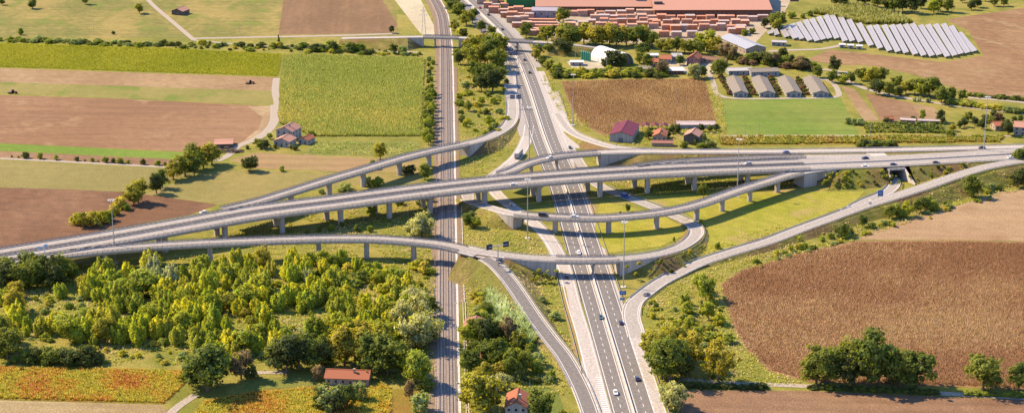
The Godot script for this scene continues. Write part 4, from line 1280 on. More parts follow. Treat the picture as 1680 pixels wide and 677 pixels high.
func cov_flush(called: String, label: String, category := "shrubs") -> void:
	var mm := MultiMesh.new()
	mm.transform_format = MultiMesh.TRANSFORM_3D
	mm.use_colors = true
	mm.mesh = kinds["bush"].meshes[rng.randi() % 5]
	mm.instance_count = cov.size()
	for i in cov.size():
		var e: Array = cov[i]
		var s: float = e[2] / 10.0
		var ms: Array = kinds[e[0]].mats
		var c: Color = ms[rng.randi() % ms.size()].albedo_color.srgb_to_linear()
		mm.set_instance_transform(i, Transform3D(Basis(Vector3.UP, rng.randf() * TAU).scaled(Vector3(s * e[3] * rng.randf_range(0.75, 1.5), s * rng.randf_range(0.6, 1.15), s * e[3] * rng.randf_range(0.75, 1.5))), e[1]))
		mm.set_instance_color(i, c)
	var o := MultiMeshInstance3D.new()
	o.multimesh = mm
	o.material_override = mats["leaf_cover"]
	o.name = numbered(called)
	add_child(o)
	tag(o, label, category, "", "stuff")
	cov.clear()
func zone_trees(zone: String, group: String, list: Array) -> void:
	for t in list: tree(t[0], t[1], t[2], t[3], zone, group, t[4] if t.size() > 4 else 1.0)
func make_trees() -> void:
	leafmat("leaf_cover", Color(1, 1, 1), 0.8)
	mat("bark", Color(0.13, 0.095, 0.065), 0.95)
	var rt := trunk(3.6, 0.34, 6, 3.2, 8.0, 1)
	var pt_ := trunk(5.0, 0.2, 5, 1.2, 8.5, 2)
	var bt := trunk(1.2, 0.2, 5, 2.0, 4.5, 3)
	var rounds := []
	var ovates := []
	var bushes := []
	var willows := []
	var cones := []
	for i in 5:
		rounds.append(crown(4.4, 8.0, 1.9, 140, 34, 0.33, "round", 10 + i, 0.0, 0.27))
		ovates.append(plumes(11, 430, 3.2, 9.6, 0.26, 20 + i))
		ovates.append(plumes(8, 470, 2.6, 10.0, 0.25, 60 + i))
		bushes.append(crown(5.6, 9.0, 0.3, 100, 34, 0.5, "bush", 30 + i, 0.0, 0.3))
	for i in 3:
		willows.append(crown(4.9, 8.7, 0.9, 120, 34, 0.34, "willow", 40 + i, 0.7))
	for i in 2: cones.append(crown(2.6, 9.6, 0.3, 52, 46, 0.3, "cone", 50 + i))
	def_kind("oak", "broadleaf_tree", "dark green round-crowned tree", rounds, rt, [Color(0.204, 0.246, 0.042), Color(0.252, 0.282, 0.048), Color(0.168, 0.216, 0.042)])
	def_kind("olive", "broadleaf_tree", "olive-yellow round-crowned tree", rounds, rt, [Color(0.396, 0.372, 0.048), Color(0.336, 0.336, 0.048), Color(0.456, 0.396, 0.054)])
	def_kind("lime", "broadleaf_tree", "bright yellow-green leafy tree", rounds, rt, [Color(0.424, 0.456, 0.048), Color(0.374, 0.432, 0.060)], 0.4)
	def_kind("poplar", "poplar_tree", "slender yellow-green poplar", ovates, pt_, [Color(0.612, 0.618, 0.051), Color(0.514, 0.566, 0.058), Color(0.685, 0.659, 0.058), Color(0.453, 0.540, 0.065), Color(0.563, 0.553, 0.080)], 0.4)
	def_kind("greenpoplar", "poplar_tree", "slender mid-green poplar", ovates, pt_, [Color(0.362, 0.430, 0.054), Color(0.430, 0.470, 0.067)], 0.4)
	def_kind("willow", "willow_tree", "grey-green drooping willow", willows, rt, [Color(0.504, 0.504, 0.216), Color(0.432, 0.456, 0.180)])
	def_kind("silver", "silver_tree", "pale silvery-leaved tree", ovates, pt_, [Color(0.552, 0.600, 0.360), Color(0.504, 0.552, 0.300)])
	def_kind("dark", "dark_tree", "very dark green dense tree", rounds, rt, [Color(0.102, 0.132, 0.040), Color(0.132, 0.156, 0.043)])
	def_kind("brown", "withered_tree", "reddish-brown withered tree", rounds, rt, [Color(0.360, 0.264, 0.144), Color(0.312, 0.240, 0.132)])
	def_kind("bush", "shrub", "green rounded shrub", bushes, bt, [Color(0.300, 0.360, 0.048), Color(0.372, 0.420, 0.060), Color(0.240, 0.288, 0.048)])
	def_kind("ybush", "shrub", "yellow-green spreading shrub", bushes, bt, [Color(0.576, 0.552, 0.054), Color(0.504, 0.516, 0.060), Color(0.624, 0.540, 0.084)])
	def_kind("gbush", "shrub", "grey-green bushy shrub", bushes, bt, [Color(0.408, 0.480, 0.180), Color(0.348, 0.408, 0.144)])
	def_kind("dbush", "shrub", "dark dense shrub", bushes, bt, [Color(0.132, 0.162, 0.043), Color(0.168, 0.192, 0.048)])
	def_kind("rbush", "shrub", "dull reddish shrub", bushes, bt, [Color(0.288, 0.168, 0.108), Color(0.240, 0.156, 0.090)])
	def_kind("cypress", "conifer_tree", "dark green conical conifer", cones, pt_, [Color(0.120, 0.180, 0.060), Color(0.144, 0.204, 0.060)])
	var Z := "in the row between meadow and ploughed field"
	zone_trees(Z, Z, [["olive", 347, 270, 13], ["olive", 333, 276, 14], ["oak", 316, 279, 15], ["olive", 303, 289, 14], ["oak", 318, 288, 12], ["olive", 284, 295, 12], ["oak", 266, 309, 12, 0.8], ["dark", 256, 318, 13, 0.75], ["olive", 226, 333, 14], ["olive", 219, 336, 11], ["ybush", 198, 342, 7], ["ybush", 187, 352, 6], ["ybush", 165, 366, 8], ["ybush", 148, 371, 9], ["olive", 135, 372, 8], ["bush", 176, 362, 7], ["ybush", 125, 368, 7], ["bush", 207, 345, 4]])
	Z = "in the row along the thin brown strip"
	var sx := [41, 65, 91, 125, 150, 172, 185, 196, 209, 234, 258, 270, 281, 18, 29, 138, 160]
	for i in sx.size():
		tree("dbush" if i % 3 == 0 else "bush", sx[i], 257 + sx[i] * 0.054, [4.4, 4.2, 3.4, 2.8, 2.8, 4.0, 3.2, 4.2, 2.6, 4.0, 3.4, 2.6, 3.8, 1.6, 1.4, 1.2, 1.4][i], Z, Z, 0.9)
	Z = "growing beside the farmhouse"
	zone_trees(Z, Z, [["dark", 411, 281, 9.5, 1.2], ["dark", 408, 280, 8, 1.1], ["oak", 428, 243, 6, 1.3], ["dark", 436, 245, 6], ["oak", 421, 240, 5], ["dbush", 451, 243, 3], ["dbush", 405, 244, 2.5], ["olive", 476, 244, 3], ["dbush", 484, 246, 3], ["lime", 442, 228, 4], ["bush", 462, 281, 3.6, 0.8], ["bush", 510, 222, 4]])
	Z = "beside the slip viaduct piers"
	zone_trees(Z, Z, [["olive", 624, 262, 10.5], ["oak", 612, 277, 6], ["oak", 697, 294, 9.5], ["dark", 675, 287, 7], ["dbush", 664, 284, 5], ["bush", 620, 305, 6], ["gbush", 604, 303, 5], ["gbush", 566, 312, 4.6, 1.6], ["gbush", 527, 317, 2.8, 1.3], ["bush", 609, 352, 5], ["ybush", 612, 305, 4], ["willow", 693, 391, 14, 1.1], ["willow", 680, 390, 11], ["bush", 703, 330, 6], ["dbush", 690, 338, 5], ["bush", 655, 336, 5], ["oak", 771, 372, 9], ["lime", 780, 374, 7], ["dbush", 770, 366, 6], ["bush", 585, 380, 4.4, 0.7], ["bush", 607, 380, 3.4], ["bush", 523, 380, 2.8], ["bush", 543, 378, 3.6], ["bush", 504, 383, 2], ["bush", 560, 371, 3]])
	Z = "in the line beside railway and maize field"
	var yy := 100.0
	var i := 0
	while yy < 238:
		tree(["gbush", "bush", "oak", "lime", "dbush"][i % 5] if yy < 150 else ["oak", "lime", "oak", "bush"][i % 4], 706.0 - (yy - 100) * 0.03 + rng.randf_range(-4, 4), yy, 4.0 if yy < 150 else rng.randf_range(7, 9), Z, Z, 0.9)
		yy += 5.5
		i += 1
	Z = "in the hedge above the bright crop strip"
	for k in 44:
		for m in 2: cov_px(["gbush", "dbush", "bush", "gbush"][rng.randi() % 4], k * 7.4 + rng.randf_range(-4, 4), 66 + k * 0.27 + rng.randf_range(-3, 3), rng.randf_range(1.2, 4.6), 1.4)
	cov_flush("hedge", "long mixed hedge of grey-green shrubs above bright crop strip", "hedge")
	Z = "in the scrub beside the farm overbridge lane"
	for k in 46:
		for m in 2: cov_px(["gbush", "dbush", "bush", "bush", "ybush"][rng.randi() % 5], 330 + k * 8.0 + rng.randf_range(-4, 4), 76 + k * 0.27 + rng.randf_range(-5, 5), rng.randf_range(1.2, 5.0) + (2.0 if k > 20 and k < 34 else 0.0), 1.15)
	cov_flush("thicket", "uneven thicket along the farm lane above the maize field", "thicket")
	zone_trees(Z, Z, [["cypress", 457, 77, 10, 0.9], ["dark", 642, 54, 6], ["dbush", 518, 84, 7], ["dbush", 545, 84, 8], ["bush", 575, 85, 8], ["oak", 645, 88, 8], ["gbush", 660, 88, 7]])
	Z = "standing alone in the diagonal-track meadow"
	zone_trees(Z, Z, [["oak", 52, 14, 8.5, 1.1], ["oak", 140, 7, 8], ["olive", 228, 22, 9], ["bush", 33, 57, 6, 0.6], ["dbush", 185, 56, 2.6], ["oak", 2, 8, 6]])
	Z = "in the clump between railway and motorway"
	zone_trees(Z, Z, [["oak", 742, 20, 12], ["olive", 750, 8, 12], ["oak", 754, 30, 13], ["olive", 765, 42, 13], ["oak", 775, 38, 12], ["oak", 790, 52, 10], ["olive", 745, 50, 9], ["ybush", 758, 58, 6, 1.6], ["oak", 806, 58, 8], ["olive", 772, 90, 16], ["olive", 790, 84, 15], ["lime", 812, 78, 13], ["olive", 822, 86, 14], ["oak", 800, 108, 20], ["olive", 783, 110, 18], ["oak", 768, 105, 15], ["oak", 815, 118, 18], ["olive", 823, 108, 13], ["oak", 795, 138, 16], ["dark", 808, 150, 16], ["oak", 818, 140, 14], ["dark", 790, 150, 11], ["oak", 778, 128, 13], ["dark", 752, 106, 9], ["bush", 750, 92, 7], ["oak", 805, 95, 17], ["oak", 734, 8, 9], ["dark", 760, 62, 8]])
	Z = "in the rough ground between railway and curving slip road"
	for k in 46:
		cov_px(["ybush", "bush", "gbush", "bush", "ybush", "dbush"][k % 6], rng.randf_range(752, 832), rng.randf_range(118, 222), rng.randf_range(1.6, 5.5))
	cov_flush("thicket", "scattered scrub between the railway and the curving slip road", "thicket")
	zone_trees(Z, Z, [["lime", 803, 207, 7], ["oak", 768, 182, 7], ["bush", 795, 222, 4], ["lime", 790, 172, 6]])
	Z = "in the tall row in front of the brick works"
	zone_trees(Z, Z, [["oak", 863, 62, 13], ["olive", 895, 70, 14], ["oak", 905, 66, 12], ["olive", 927, 76, 19], ["oak", 940, 76, 18], ["olive", 958, 72, 16], ["olive", 978, 77, 17], ["oak", 988, 74, 16], ["olive", 1000, 76, 17], ["oak", 1012, 76, 17], ["olive", 1028, 74, 15], ["oak", 1045, 76, 16], ["olive", 1058, 74, 16], ["oak", 1070, 78, 13], ["olive", 1085, 84, 11], ["olive", 1098, 86, 11], ["oak", 1110, 86, 12], ["olive", 1124, 87, 11], ["oak", 1138, 88, 12], ["lime", 1160, 84, 16, 1.1], ["olive", 1172, 88, 14], ["brown", 1190, 94, 12], ["brown", 1203, 97, 11], ["oak", 1148, 90, 11], ["oak", 924, 34, 11, 1.3], ["olive", 918, 36, 8]])
	Z = "near the white domed hall"
	zone_trees(Z, Z, [["dark", 926, 90, 12, 1.2], ["brown", 918, 84, 11], ["dark", 1005, 114, 14, 1.15], ["dark", 1018, 114, 12], ["dark", 995, 113, 9], ["oak", 1054, 91, 11, 1.1], ["oak", 1050, 104, 9], ["oak", 1063, 109, 10], ["brown", 1085, 123, 12, 0.8], ["oak", 1116, 107, 8, 1.2], ["willow", 1140, 129, 11], ["oak", 1152, 127, 9], ["oak", 1180, 127, 14, 1.1], ["oak", 883, 92, 9], ["olive", 880, 100, 10], ["oak", 890, 108, 8], ["olive", 902, 118, 9], ["bush", 918, 112, 5], ["olive", 886, 84, 8], ["oak", 900, 88, 9], ["bush", 910, 128, 6], ["dark", 912, 86, 10]])
	Z = "in the thick hedge above the reddish dry crop"
	for k in 26:
		for m in 2: cov_px(["bush", "bush", "ybush", "dbush"][rng.randi() % 4], 915 + k * 7.0 + rng.randf_range(-3, 3), 124 + rng.randf_range(-4, 4), rng.randf_range(4.0, 7.0), 1.2)
	cov_flush("hedge", "thick green hedge above the reddish dry crop", "hedge")
	Z = "in the belt around the solar rows"
	zone_trees(Z, Z, [["oak", 1268, 46, 12], ["oak", 1280, 44, 14], ["dark", 1255, 46, 9], ["olive", 1275, 50, 9], ["bush", 1235, 55, 5], ["bush", 1222, 58, 5], ["bush", 1300, 30, 6], ["dark", 1372, 8, 10], ["dark", 1385, 10, 10], ["dark", 1408, 6, 11], ["oak", 1440, 12, 12], ["dark", 1455, 18, 12], ["oak", 1468, 20, 13], ["dark", 1482, 18, 12], ["dark", 1497, 22, 14, 1.1], ["dark", 1420, 8, 10], ["dark", 1432, 4, 10], ["lime", 1533, 22, 12], ["oak", 1556, 20, 13], ["oak", 1540, 18, 11], ["dark", 1595, 16, 9], ["dark", 1605, 12, 9], ["oak", 1632, 10, 8], ["oak", 1648, 10, 8], ["oak", 1580, 4, 8], ["oak", 1618, 2, 8], ["dark", 1512, 14, 10], ["bush", 1330, 26, 5], ["bush", 1318, 30, 4]])
	Z = "in the belt along the country lane"
	zone_trees(Z, Z, [["dark", 1262, 108, 9], ["dark", 1284, 104, 12], ["brown", 1273, 108, 10], ["brown", 1312, 114, 10, 1.2], ["dark", 1298, 110, 9], ["dark", 1322, 112, 8], ["dark", 1369, 119, 12, 0.9], ["oak", 1342, 127, 9], ["oak", 1366, 135, 9], ["lime", 1383, 137, 7, 1.3], ["oak", 1397, 137, 9], ["oak", 1414, 132, 9], ["olive", 1430, 138, 13, 1.2], ["oak", 1445, 136, 11], ["dark", 1438, 155, 11], ["oak", 1460, 159, 11], ["dbush", 1475, 156, 7], ["olive", 1487, 154, 9], ["oak", 1502, 154, 11], ["lime", 1512, 158, 10], ["oak", 1525, 158, 15, 1.2], ["oak", 1545, 169, 12], ["dark", 1540, 160, 12], ["oak", 1562, 164, 9], ["oak", 1580, 165, 8], ["silver", 1501, 166, 4, 1.6], ["silver", 1509, 166, 4, 1.6], ["silver", 1523, 168, 4.5, 1.8], ["dark", 1557, 175, 5], ["oak", 1472, 145, 10, 1.1], ["bush", 1420, 128, 6], ["dbush", 1408, 122, 5], ["oak", 1450, 150, 8]])
	for k in 30: cov_px(["dbush", "bush", "rbush"][k % 3], 1195 + k * 4.8, 99 + k * 0.47 + rng.randf_range(-3, 3), rng.randf_range(4, 8), 1.1)
	for k in 30: cov_px(["bush", "dbush"][k % 2], 1590 + k * 3.7 + rng.randf_range(-2, 2), 157 + k * 0.32, rng.randf_range(2, 3.4), 1.5)
	for k in 34: cov_px(["bush", "ybush"][k % 2], 1560 + k * 4 + rng.randf_range(-2, 2), 170 + k * 0.5, rng.randf_range(2, 4), 1.5)
	cov_flush("hedge", "long hedges along the country lane below the brown slope", "hedge")
	zone_trees(Z, Z, [["gbush", 1655, 184, 5, 1.3], ["gbush", 1668, 186, 5, 1.2]])
	Z = "around the vineyard plots and garden houses"
	zone_trees(Z, Z, [["lime", 1514, 198, 8, 0.6], ["dark", 1543, 200, 9, 0.7], ["dark", 1548, 203, 5], ["dbush", 1499, 198, 4], ["gbush", 1392, 203, 5, 1.1], ["gbush", 1402, 204, 5, 1.1], ["gbush", 1412, 205, 5], ["dbush", 1455, 202, 4], ["olive", 1563, 215, 5], ["oak", 1590, 200, 7], ["dark", 1583, 208, 6], ["dark", 1575, 210, 5], ["dark", 1600, 206, 6], ["dark", 1612, 212, 6], ["oak", 1628, 208, 8], ["dark", 1632, 198, 7, 1.2], ["rbush", 1640, 200, 6], ["dark", 1655, 222, 10, 0.9], ["dark", 1665, 202, 5], ["dark", 1650, 214, 7], ["bush", 1560, 224, 5], ["dbush", 1618, 201, 6], ["oak", 1675, 200, 5]])
	for k in 10: cov_px("dbush" if k % 2 else "bush", 1412 + k * 6 , 240.5, rng.randf_range(4.5, 6.5), 1.2)
	cov_flush("thicket", "dark thicket between vine strip and upper road", "thicket")
	zone_trees(Z, Z, [["dbush", 1165, 244, 5, 2.0], ["bush", 1150, 244, 4, 1.4], ["bush", 1123, 243, 4.6]])
	Z = "in the dull hedge between the long barns"
	for b in 4:
		for k in 7:
			cov_px(["rbush", "dbush"][k % 2], [1183, 1222, 1265, 1309][b] + k * 2.4, 130 + k * 4.2, 3.6, 0.9)
	cov_flush("hedge", "dull reddish hedges between the four long barns", "hedge")
	Z = "between the red barn and the small houses"
	zone_trees(Z, Z, [["dark", 1064, 228, 6], ["olive", 1062, 222, 5], ["dark", 1112, 219, 6], ["dark", 1104, 216, 5], ["dark", 1151, 216, 5], ["gbush", 1153, 228, 4.6], ["dbush", 1143, 238, 4], ["dark", 1175, 215, 5], ["oak", 1165, 217, 5], ["dark", 1097, 226, 4.4], ["dark", 1100, 219, 4]])
	Z = "on the bank beside the rising slip road"
	zone_trees(Z, Z, [["oak", 1594, 324, 13, 0.9], ["oak", 1598, 323, 10], ["oak", 1673, 280, 15], ["dark", 1671, 308, 11], ["dark", 1680, 306, 11], ["gbush", 1617, 315, 5], ["gbush", 1628, 312, 5], ["bush", 1640, 312, 4], ["oak", 1460, 358, 8], ["lime", 1471, 357, 8], ["lime", 1488, 355, 8], ["bush", 1480, 357, 6], ["oak", 1505, 349, 8], ["oak", 1518, 346, 8], ["bush", 1530, 345, 7], ["lime", 1525, 341, 7], ["oak", 1416, 372, 7, 0.9], ["oak", 1383, 388, 8], ["dbush", 1378, 386, 5], ["bush", 1395, 384, 4], ["ybush", 1311, 395, 3], ["lime", 1298, 413, 4], ["ybush", 1321, 406, 3.4], ["ybush", 1275, 418, 3], ["bush", 1365, 392, 4], ["bush", 1430, 375, 4], ["bush", 1350, 396, 3], ["bush", 1240, 432, 3]])
	for k in 30:
		var t := rng.randf()
		for m in 2: cov_px(["bush", "ybush", "gbush"][rng.randi() % 3], 1220 + t * 400 + m * 5, 438 - t * 116 + rng.randf_range(-6, 8), rng.randf_range(1.2, 3.2))
	cov_flush("thicket", "low scrub along the foot of the rising slip road", "thicket")
	Z = "on the scrubby embankment by the underpass"
	for k in 34:
		for m in 3: cov_w(["bush", "dbush", "ybush", "ybush"][rng.randi() % 4], bank_pt(rng.randf_range(1335, 1445) if k < 24 else rng.randf_range(1475, 1560)), rng.randf_range(0.5, 2.2))
	cov_flush("thicket", "dark scrub on the embankment either side of the underpass", "thicket")
	Z = "beneath the trees by the ploughed field track"
	Z = "in the row beside dry maize field"
	zone_trees(Z, Z, [["oak", 1340, 630, 17], ["oak", 1358, 632, 18], ["dark", 1394, 633, 18], ["oak", 1402, 630, 20, 0.9], ["oak", 1427, 633, 25, 0.95], ["oak", 1442, 632, 20], ["oak", 1478, 635, 17], ["oak", 1504, 636, 16.5], ["dark", 1465, 632, 12], ["oak", 1614, 641, 17, 1.1], ["oak", 1672, 640, 13]])
	for k in 44: cov_px("dbush" if k % 3 else "bush", 1330 + k * 4.8 + rng.randf_range(-3, 3), 637 + k * 0.22, rng.randf_range(1.3, 2.6), 1.3)
	for k in 16: cov_px("bush", 1590 + k * 6.5, 648 + k * 0.25, rng.randf_range(1.3, 2.4), 1.4)
	cov_flush("thicket", "low undergrowth along the track below the big trees", "thicket")
	Z = "beside the slip road and the dry maize corner"
	zone_trees(Z, Z, [["olive", 1078, 600, 17], ["olive", 1108, 592, 17], ["oak", 1098, 626, 20], ["olive", 1132, 606, 17], ["oak", 1086, 622, 17], ["dark", 1118, 622, 14], ["olive", 1178, 626, 18, 0.95], ["willow", 1108, 672, 13, 0.9], ["willow", 1098, 664, 10], ["lime", 1158, 494, 13, 0.85], ["lime", 1148, 480, 9], ["lime", 1163, 526, 10, 0.8], ["ybush", 1180, 533, 7, 0.8], ["bush", 1128, 515, 7, 0.7], ["bush", 1124, 500, 6, 0.7], ["lime", 1131, 540, 7], ["bush", 1165, 560, 5], ["ybush", 1110, 540, 5], ["bush", 1195, 562, 5], ["lime", 1145, 555, 6]])
	for k in 46:
		for m in 2: cov_px(["bush", "ybush", "gbush", "ybush"][rng.randi() % 4], rng.randf_range(1062, 1195), rng.randf_range(492, 628), rng.randf_range(1.0, 3.0))
	for k in 26: cov_px("dbush", 1125 + k * 5.2, 636 + rng.randf_range(-2, 2), rng.randf_range(1.6, 3.0), 1.3)
	cov_flush("thicket", "scattered scrub between the rising slip road and the dry maize", "thicket")
	Z = "on the grass between the ramps"
	zone_trees(Z, Z, [["oak", 1154, 324, 10, 0.75], ["oak", 1030, 348, 5, 0.7], ["dbush", 1018, 352, 2.2, 0.6], ["bush", 1178, 408, 4.4, 0.7], ["bush", 1106, 396, 3, 0.5], ["gbush", 889, 497, 4.2, 1.2], ["gbush", 911, 524, 4.6, 1.1], ["gbush", 898, 512, 2.4]])
	for k in 34:
		var t := rng.randf()
		for m in 2: cov_w(["bush", "ybush", "dbush"][rng.randi() % 3], bank_of(RB1, rng.randf_range(840, 905) if k < 17 else rng.randf_range(1030, 1130), 4.1, rng.randf_range(0.15, 0.9)), rng.randf_range(0.8, 2.2))
	cov_flush("thicket", "scrub on the banks of the loop ramp", "thicket")
	Z = "in the garden beside the descending slip road"
	zone_trees(Z, Z, [["lime", 768, 562, 9], ["oak", 780, 556, 10], ["dark", 797, 566, 13], ["oak", 812, 560, 11], ["brown", 834, 563, 14, 0.8], ["oak", 815, 605, 14], ["oak", 800, 600, 12], ["oak", 772, 613, 11], ["olive", 794, 622, 8], ["olive", 820, 620, 7], ["oak", 838, 620, 13, 0.8], ["oak", 862, 614, 11, 0.8], ["gbush", 880, 600, 7], ["bush", 880, 612, 6], ["olive", 789, 684, 18, 1.15], ["oak", 885, 690, 13, 1.0], ["oak", 782, 668, 13], ["willow", 826, 640, 8], ["ybush", 772, 632, 6], ["ybush", 850, 590, 6], ["bush", 868, 575, 5], ["dbush", 858, 628, 3, 1.6], ["dbush", 880, 628, 3, 1.4], ["oak", 775, 585, 8], ["olive", 850, 570, 8], ["lime", 766, 600, 7], ["ybush", 930, 690, 5], ["bush", 905, 622, 4], ["gbush", 900, 628, 3.6], ["bush", 790, 530, 7], ["oak", 800, 520, 8]])
	for k in 40:
		for m in 2: cov_px(["gbush", "bush", "ybush"][rng.randi() % 3], rng.randf_range(766, 790) + k * 1.2, 455 + k * 3.2 + rng.randf_range(-10, 12), rng.randf_range(1.8, 5.0))
	cov_flush("thicket", "garden thicket between railway and descending slip road", "thicket")
	Z = "at the edge of the grove around the long cottage"
	zone_trees(Z, Z, [["oak", 340, 642, 20, 1.25], ["oak", 325, 636, 13, 1.2], ["lime", 355, 630, 17], ["brown", 395, 622, 14], ["dbush", 412, 620, 6], ["dark", 470, 612, 17], ["dark", 490, 606, 18], ["oak", 455, 606, 14], ["oak", 515, 604, 18], ["dark", 530, 604, 13], ["olive", 565, 600, 18], ["olive", 590, 596, 19], ["oak", 610, 612, 18], ["oak", 636, 616, 19], ["olive", 625, 600, 19], ["oak", 655, 610, 14], ["lime", 686, 634, 16], ["lime", 672, 622, 12], ["willow", 683, 574, 17], ["willow", 700, 560, 14], ["willow", 660, 545, 15], ["willow", 690, 528, 14], ["oak", 705, 520, 10], ["willow", 676, 505, 11], ["gbush", 545, 672, 12, 1.0], ["dbush", 530, 668, 10, 0.9], ["oak", 570, 670, 11, 0.9], ["gbush", 590, 656, 8, 0.8], ["dark", 552, 676, 9], ["brown", 672, 655, 9, 0.7], ["gbush", 690, 676, 9, 0.9], ["bush", 700, 640, 6], ["brown", 522, 624, 7]])
	Z = "below the main viaduct at the grove corner"
	zone_trees(Z, Z, [["dark", 15, 472, 14], ["oak", 35, 474, 14], ["oak", 60, 470, 15], ["dark", 80, 466, 15], ["oak", 100, 462, 15], ["oak", 50, 458, 14], ["dark", 92, 474, 12], ["oak", 8, 462, 13], ["oak", 118, 458, 9], ["olive", 28, 488, 9], ["greenpoplar", 8, 500, 12], ["oak", 12, 590, 16], ["oak", -4, 575, 16], ["olive", 20, 575, 13], ["dbush", 62, 594, 8, 1.1], ["bush", 85, 597, 9, 1.1], ["dbush", 110, 598, 8, 1.2], ["dbush", 140, 598, 9, 1.1], ["bush", 45, 596, 7], ["dbush", 158, 597, 6]])
	# poplar grove
	Z = "in the dense grove beside the railway"
	var grove := PackedVector2Array([Vector2(125, 470), Vector2(200, 440), Vector2(240, 424), Vector2(330, 418), Vector2(470, 404), Vector2(570, 420), Vector2(600, 440), Vector2(690, 470), Vector2(690, 550), Vector2(640, 585), Vector2(560, 585), Vector2(480, 575), Vector2(400, 590), Vector2(340, 590), Vector2(310, 575), Vector2(250, 575), Vector2(190, 580), Vector2(110, 560), Vector2(10, 565), Vector2(0, 510), Vector2(60, 500)])
	var clear := [PackedVector2Array([Vector2(40, 500), Vector2(150, 492), Vector2(190, 505), Vector2(150, 530), Vector2(70, 545), Vector2(30, 530)]), PackedVector2Array([Vector2(440, 520), Vector2(530, 512), Vector2(560, 535), Vector2(500, 560), Vector2(445, 550)]), PackedVector2Array([Vector2(580, 465), Vector2(640, 470), Vector2(640, 500), Vector2(575, 490)]), PackedVector2Array([Vector2(300, 585), Vector2(160, 585), Vector2(170, 570), Vector2(310, 566)])]
	var placed: Array[Vector2] = []
	var tries := 0
	while placed.size() < 250 and tries < 4000:
		tries += 1
		var q := Vector2(rng.randf_range(0, 700), rng.randf_range(404, 592))
		if not Geometry2D.is_point_in_polygon(q, grove): continue
		var bad := false
		for c in clear:
			if Geometry2D.is_point_in_polygon(q, c): bad = true
		if bad: continue
		var w := P(q.x, q.y)
		var wv := Vector2(w.x, w.z)
		var ib := near(RB, w)
		if w.z < RB.p[ib].z or Vector2(w.x - RB.p[ib].x, w.z - RB.p[ib].z).length() < 9.5: continue
		for o in placed:
			if o.distance_to(wv) < 4.8:
				bad = true
				break
		if bad: continue
		placed.append(wv)
		var pn := n1.get_noise_2d(w.x * 1.4, w.z * 1.4)
		var kd := "poplar"
		if q.distance_to(Vector2(262, 468)) < 32 and rng.randf() < 0.75: kd = "silver"
		elif pn < -0.22: kd = "greenpoplar"
		elif rng.randf() < 0.1: kd = "greenpoplar"
		elif rng.randf() < 0.16: kd = "lime"
		elif rng.randf() < 0.1: kd = "olive"
		elif rng.randf() < 0.015: kd = "silver"
		tree_w(kd, w, (5.5 + 9.0 * pow(rng.randf(), 0.7)) * (0.85 if q.x > 560 or q.x < 110 else 1.0), Z, Z, rng.randf_range(1.05, 1.5) * (0.8 if kd == "lime" or kd == "olive" else 1.0))
	Z = "among the poplars of the grove"
	for k in 90:
		var q := Vector2(rng.randf_range(0, 700), rng.randf_range(430, 600))
		for m in 4: cov_px(["ybush", "bush", "ybush", "gbush", "ybush"][rng.randi() % 5], rng.randf_range(0, 700), rng.randf_range(448, 600), rng.randf_range(1.4, 3.8))
	for k in 70:
		cov_px(["ybush", "bush", "ybush"][k % 3], rng.randf_range(560, 705), rng.randf_range(440, 570), rng.randf_range(3, 7))
	cov_flush("thicket", "yellow-green undergrowth among the poplars of the grove", "thicket")
func bank_pt(px: float) -> Vector3:
	return bank_of(MAIN, px, 11.2, rng.randf_range(0.1, 0.9), 1.5)
func bank_of(pa: Dictionary, px: float, off: float, t: float, slope := 1.5) -> Vector3:
	var i := at_x(pa, px)
	var h: float = pa.p[i].y
	var w: Vector3 = pa.p[i] + pa.r[i] * (off + 1.0 + slope * h * t) + dir_at(pa, i) * rng.randf_range(-6, 6)
	w.y = h * (1.0 - t) - 0.15
	return w

# ---------------------------------------------------------------- buildings
func slab_roof(mb: MB, w: float, d: float, y: float, rh: float, ridge: String, ov := 0.5, tk := 0.22) -> void:
	# w along x, depth from z=0 (front) to z=-d
	var half := (d if ridge == "x" else w) / 2.0
	var sl := sqrt(half * half + rh * rh)
	var an := atan2(rh, half)
	var ln := (w if ridge == "x" else d) + ov * 2.0
	var ctr := Vector3(0, y, -d / 2.0)
	for s in [-1.0, 1.0]:
		var e := sl + ov
		if ridge == "x":
			var b := Basis(Vector3.RIGHT, s * an)
			mb.box(ctr + Vector3(0, rh + tk * 0.45, 0) + b * Vector3(0, 0, s * e / 2.0), Vector3(ln, tk, e), b)
		else:
			var b := Basis(Vector3.BACK, -s * an)
			mb.box(ctr + Vector3(0, rh + tk * 0.45, 0) + b * Vector3(s * e / 2.0, 0, 0), Vector3(e, tk, ln), b)
func frame_of(a: Array, b: Array) -> Array:
	var A := P(a[0], a[1])
	var B := P(b[0], b[1])
	var x := (B - A).normalized()
	return [(A + B) / 2.0, Basis(x, Vector3.UP, x.cross(Vector3.UP)), A.distance_to(B)]
func opening(th: Node3D, called: String, at: Vector3, size: Vector2, face: String, m: String) -> void:
	# a frame proud of the wall and a pane or leaf set in it
	var mb := MB.new()
	var t := Vector3(size.x, size.y, 0.12) if face == "front" else Vector3(0.12, size.y, size.x)
	var o := 0.1
	for s in [-1.0, 1.0]:
		mb.box(at + (Vector3(s * size.x / 2, 0, 0) if face == "front" else Vector3(0, 0, s * size.x / 2)), Vector3(o, size.y + o, 0.14) if face == "front" else Vector3(0.14, size.y + o, o))
		mb.box(at + Vector3(0, s * size.y / 2, 0), Vector3(size.x - o, o, 0.14) if face == "front" else Vector3(0.14, o, size.x - o))
	var n := Node3D.new()
	n.name = called
	th.add_child(n, true)
	commit(mb, "frame", mats["trim"], n)
	mb = MB.new()
	mb.box(at, Vector3(size.x - o, size.y - o, 0.08) if face == "front" else Vector3(0.08, size.y - o, size.x - o))
	commit(mb, "pane" if called == "window" else "leaf", mats[m], n)
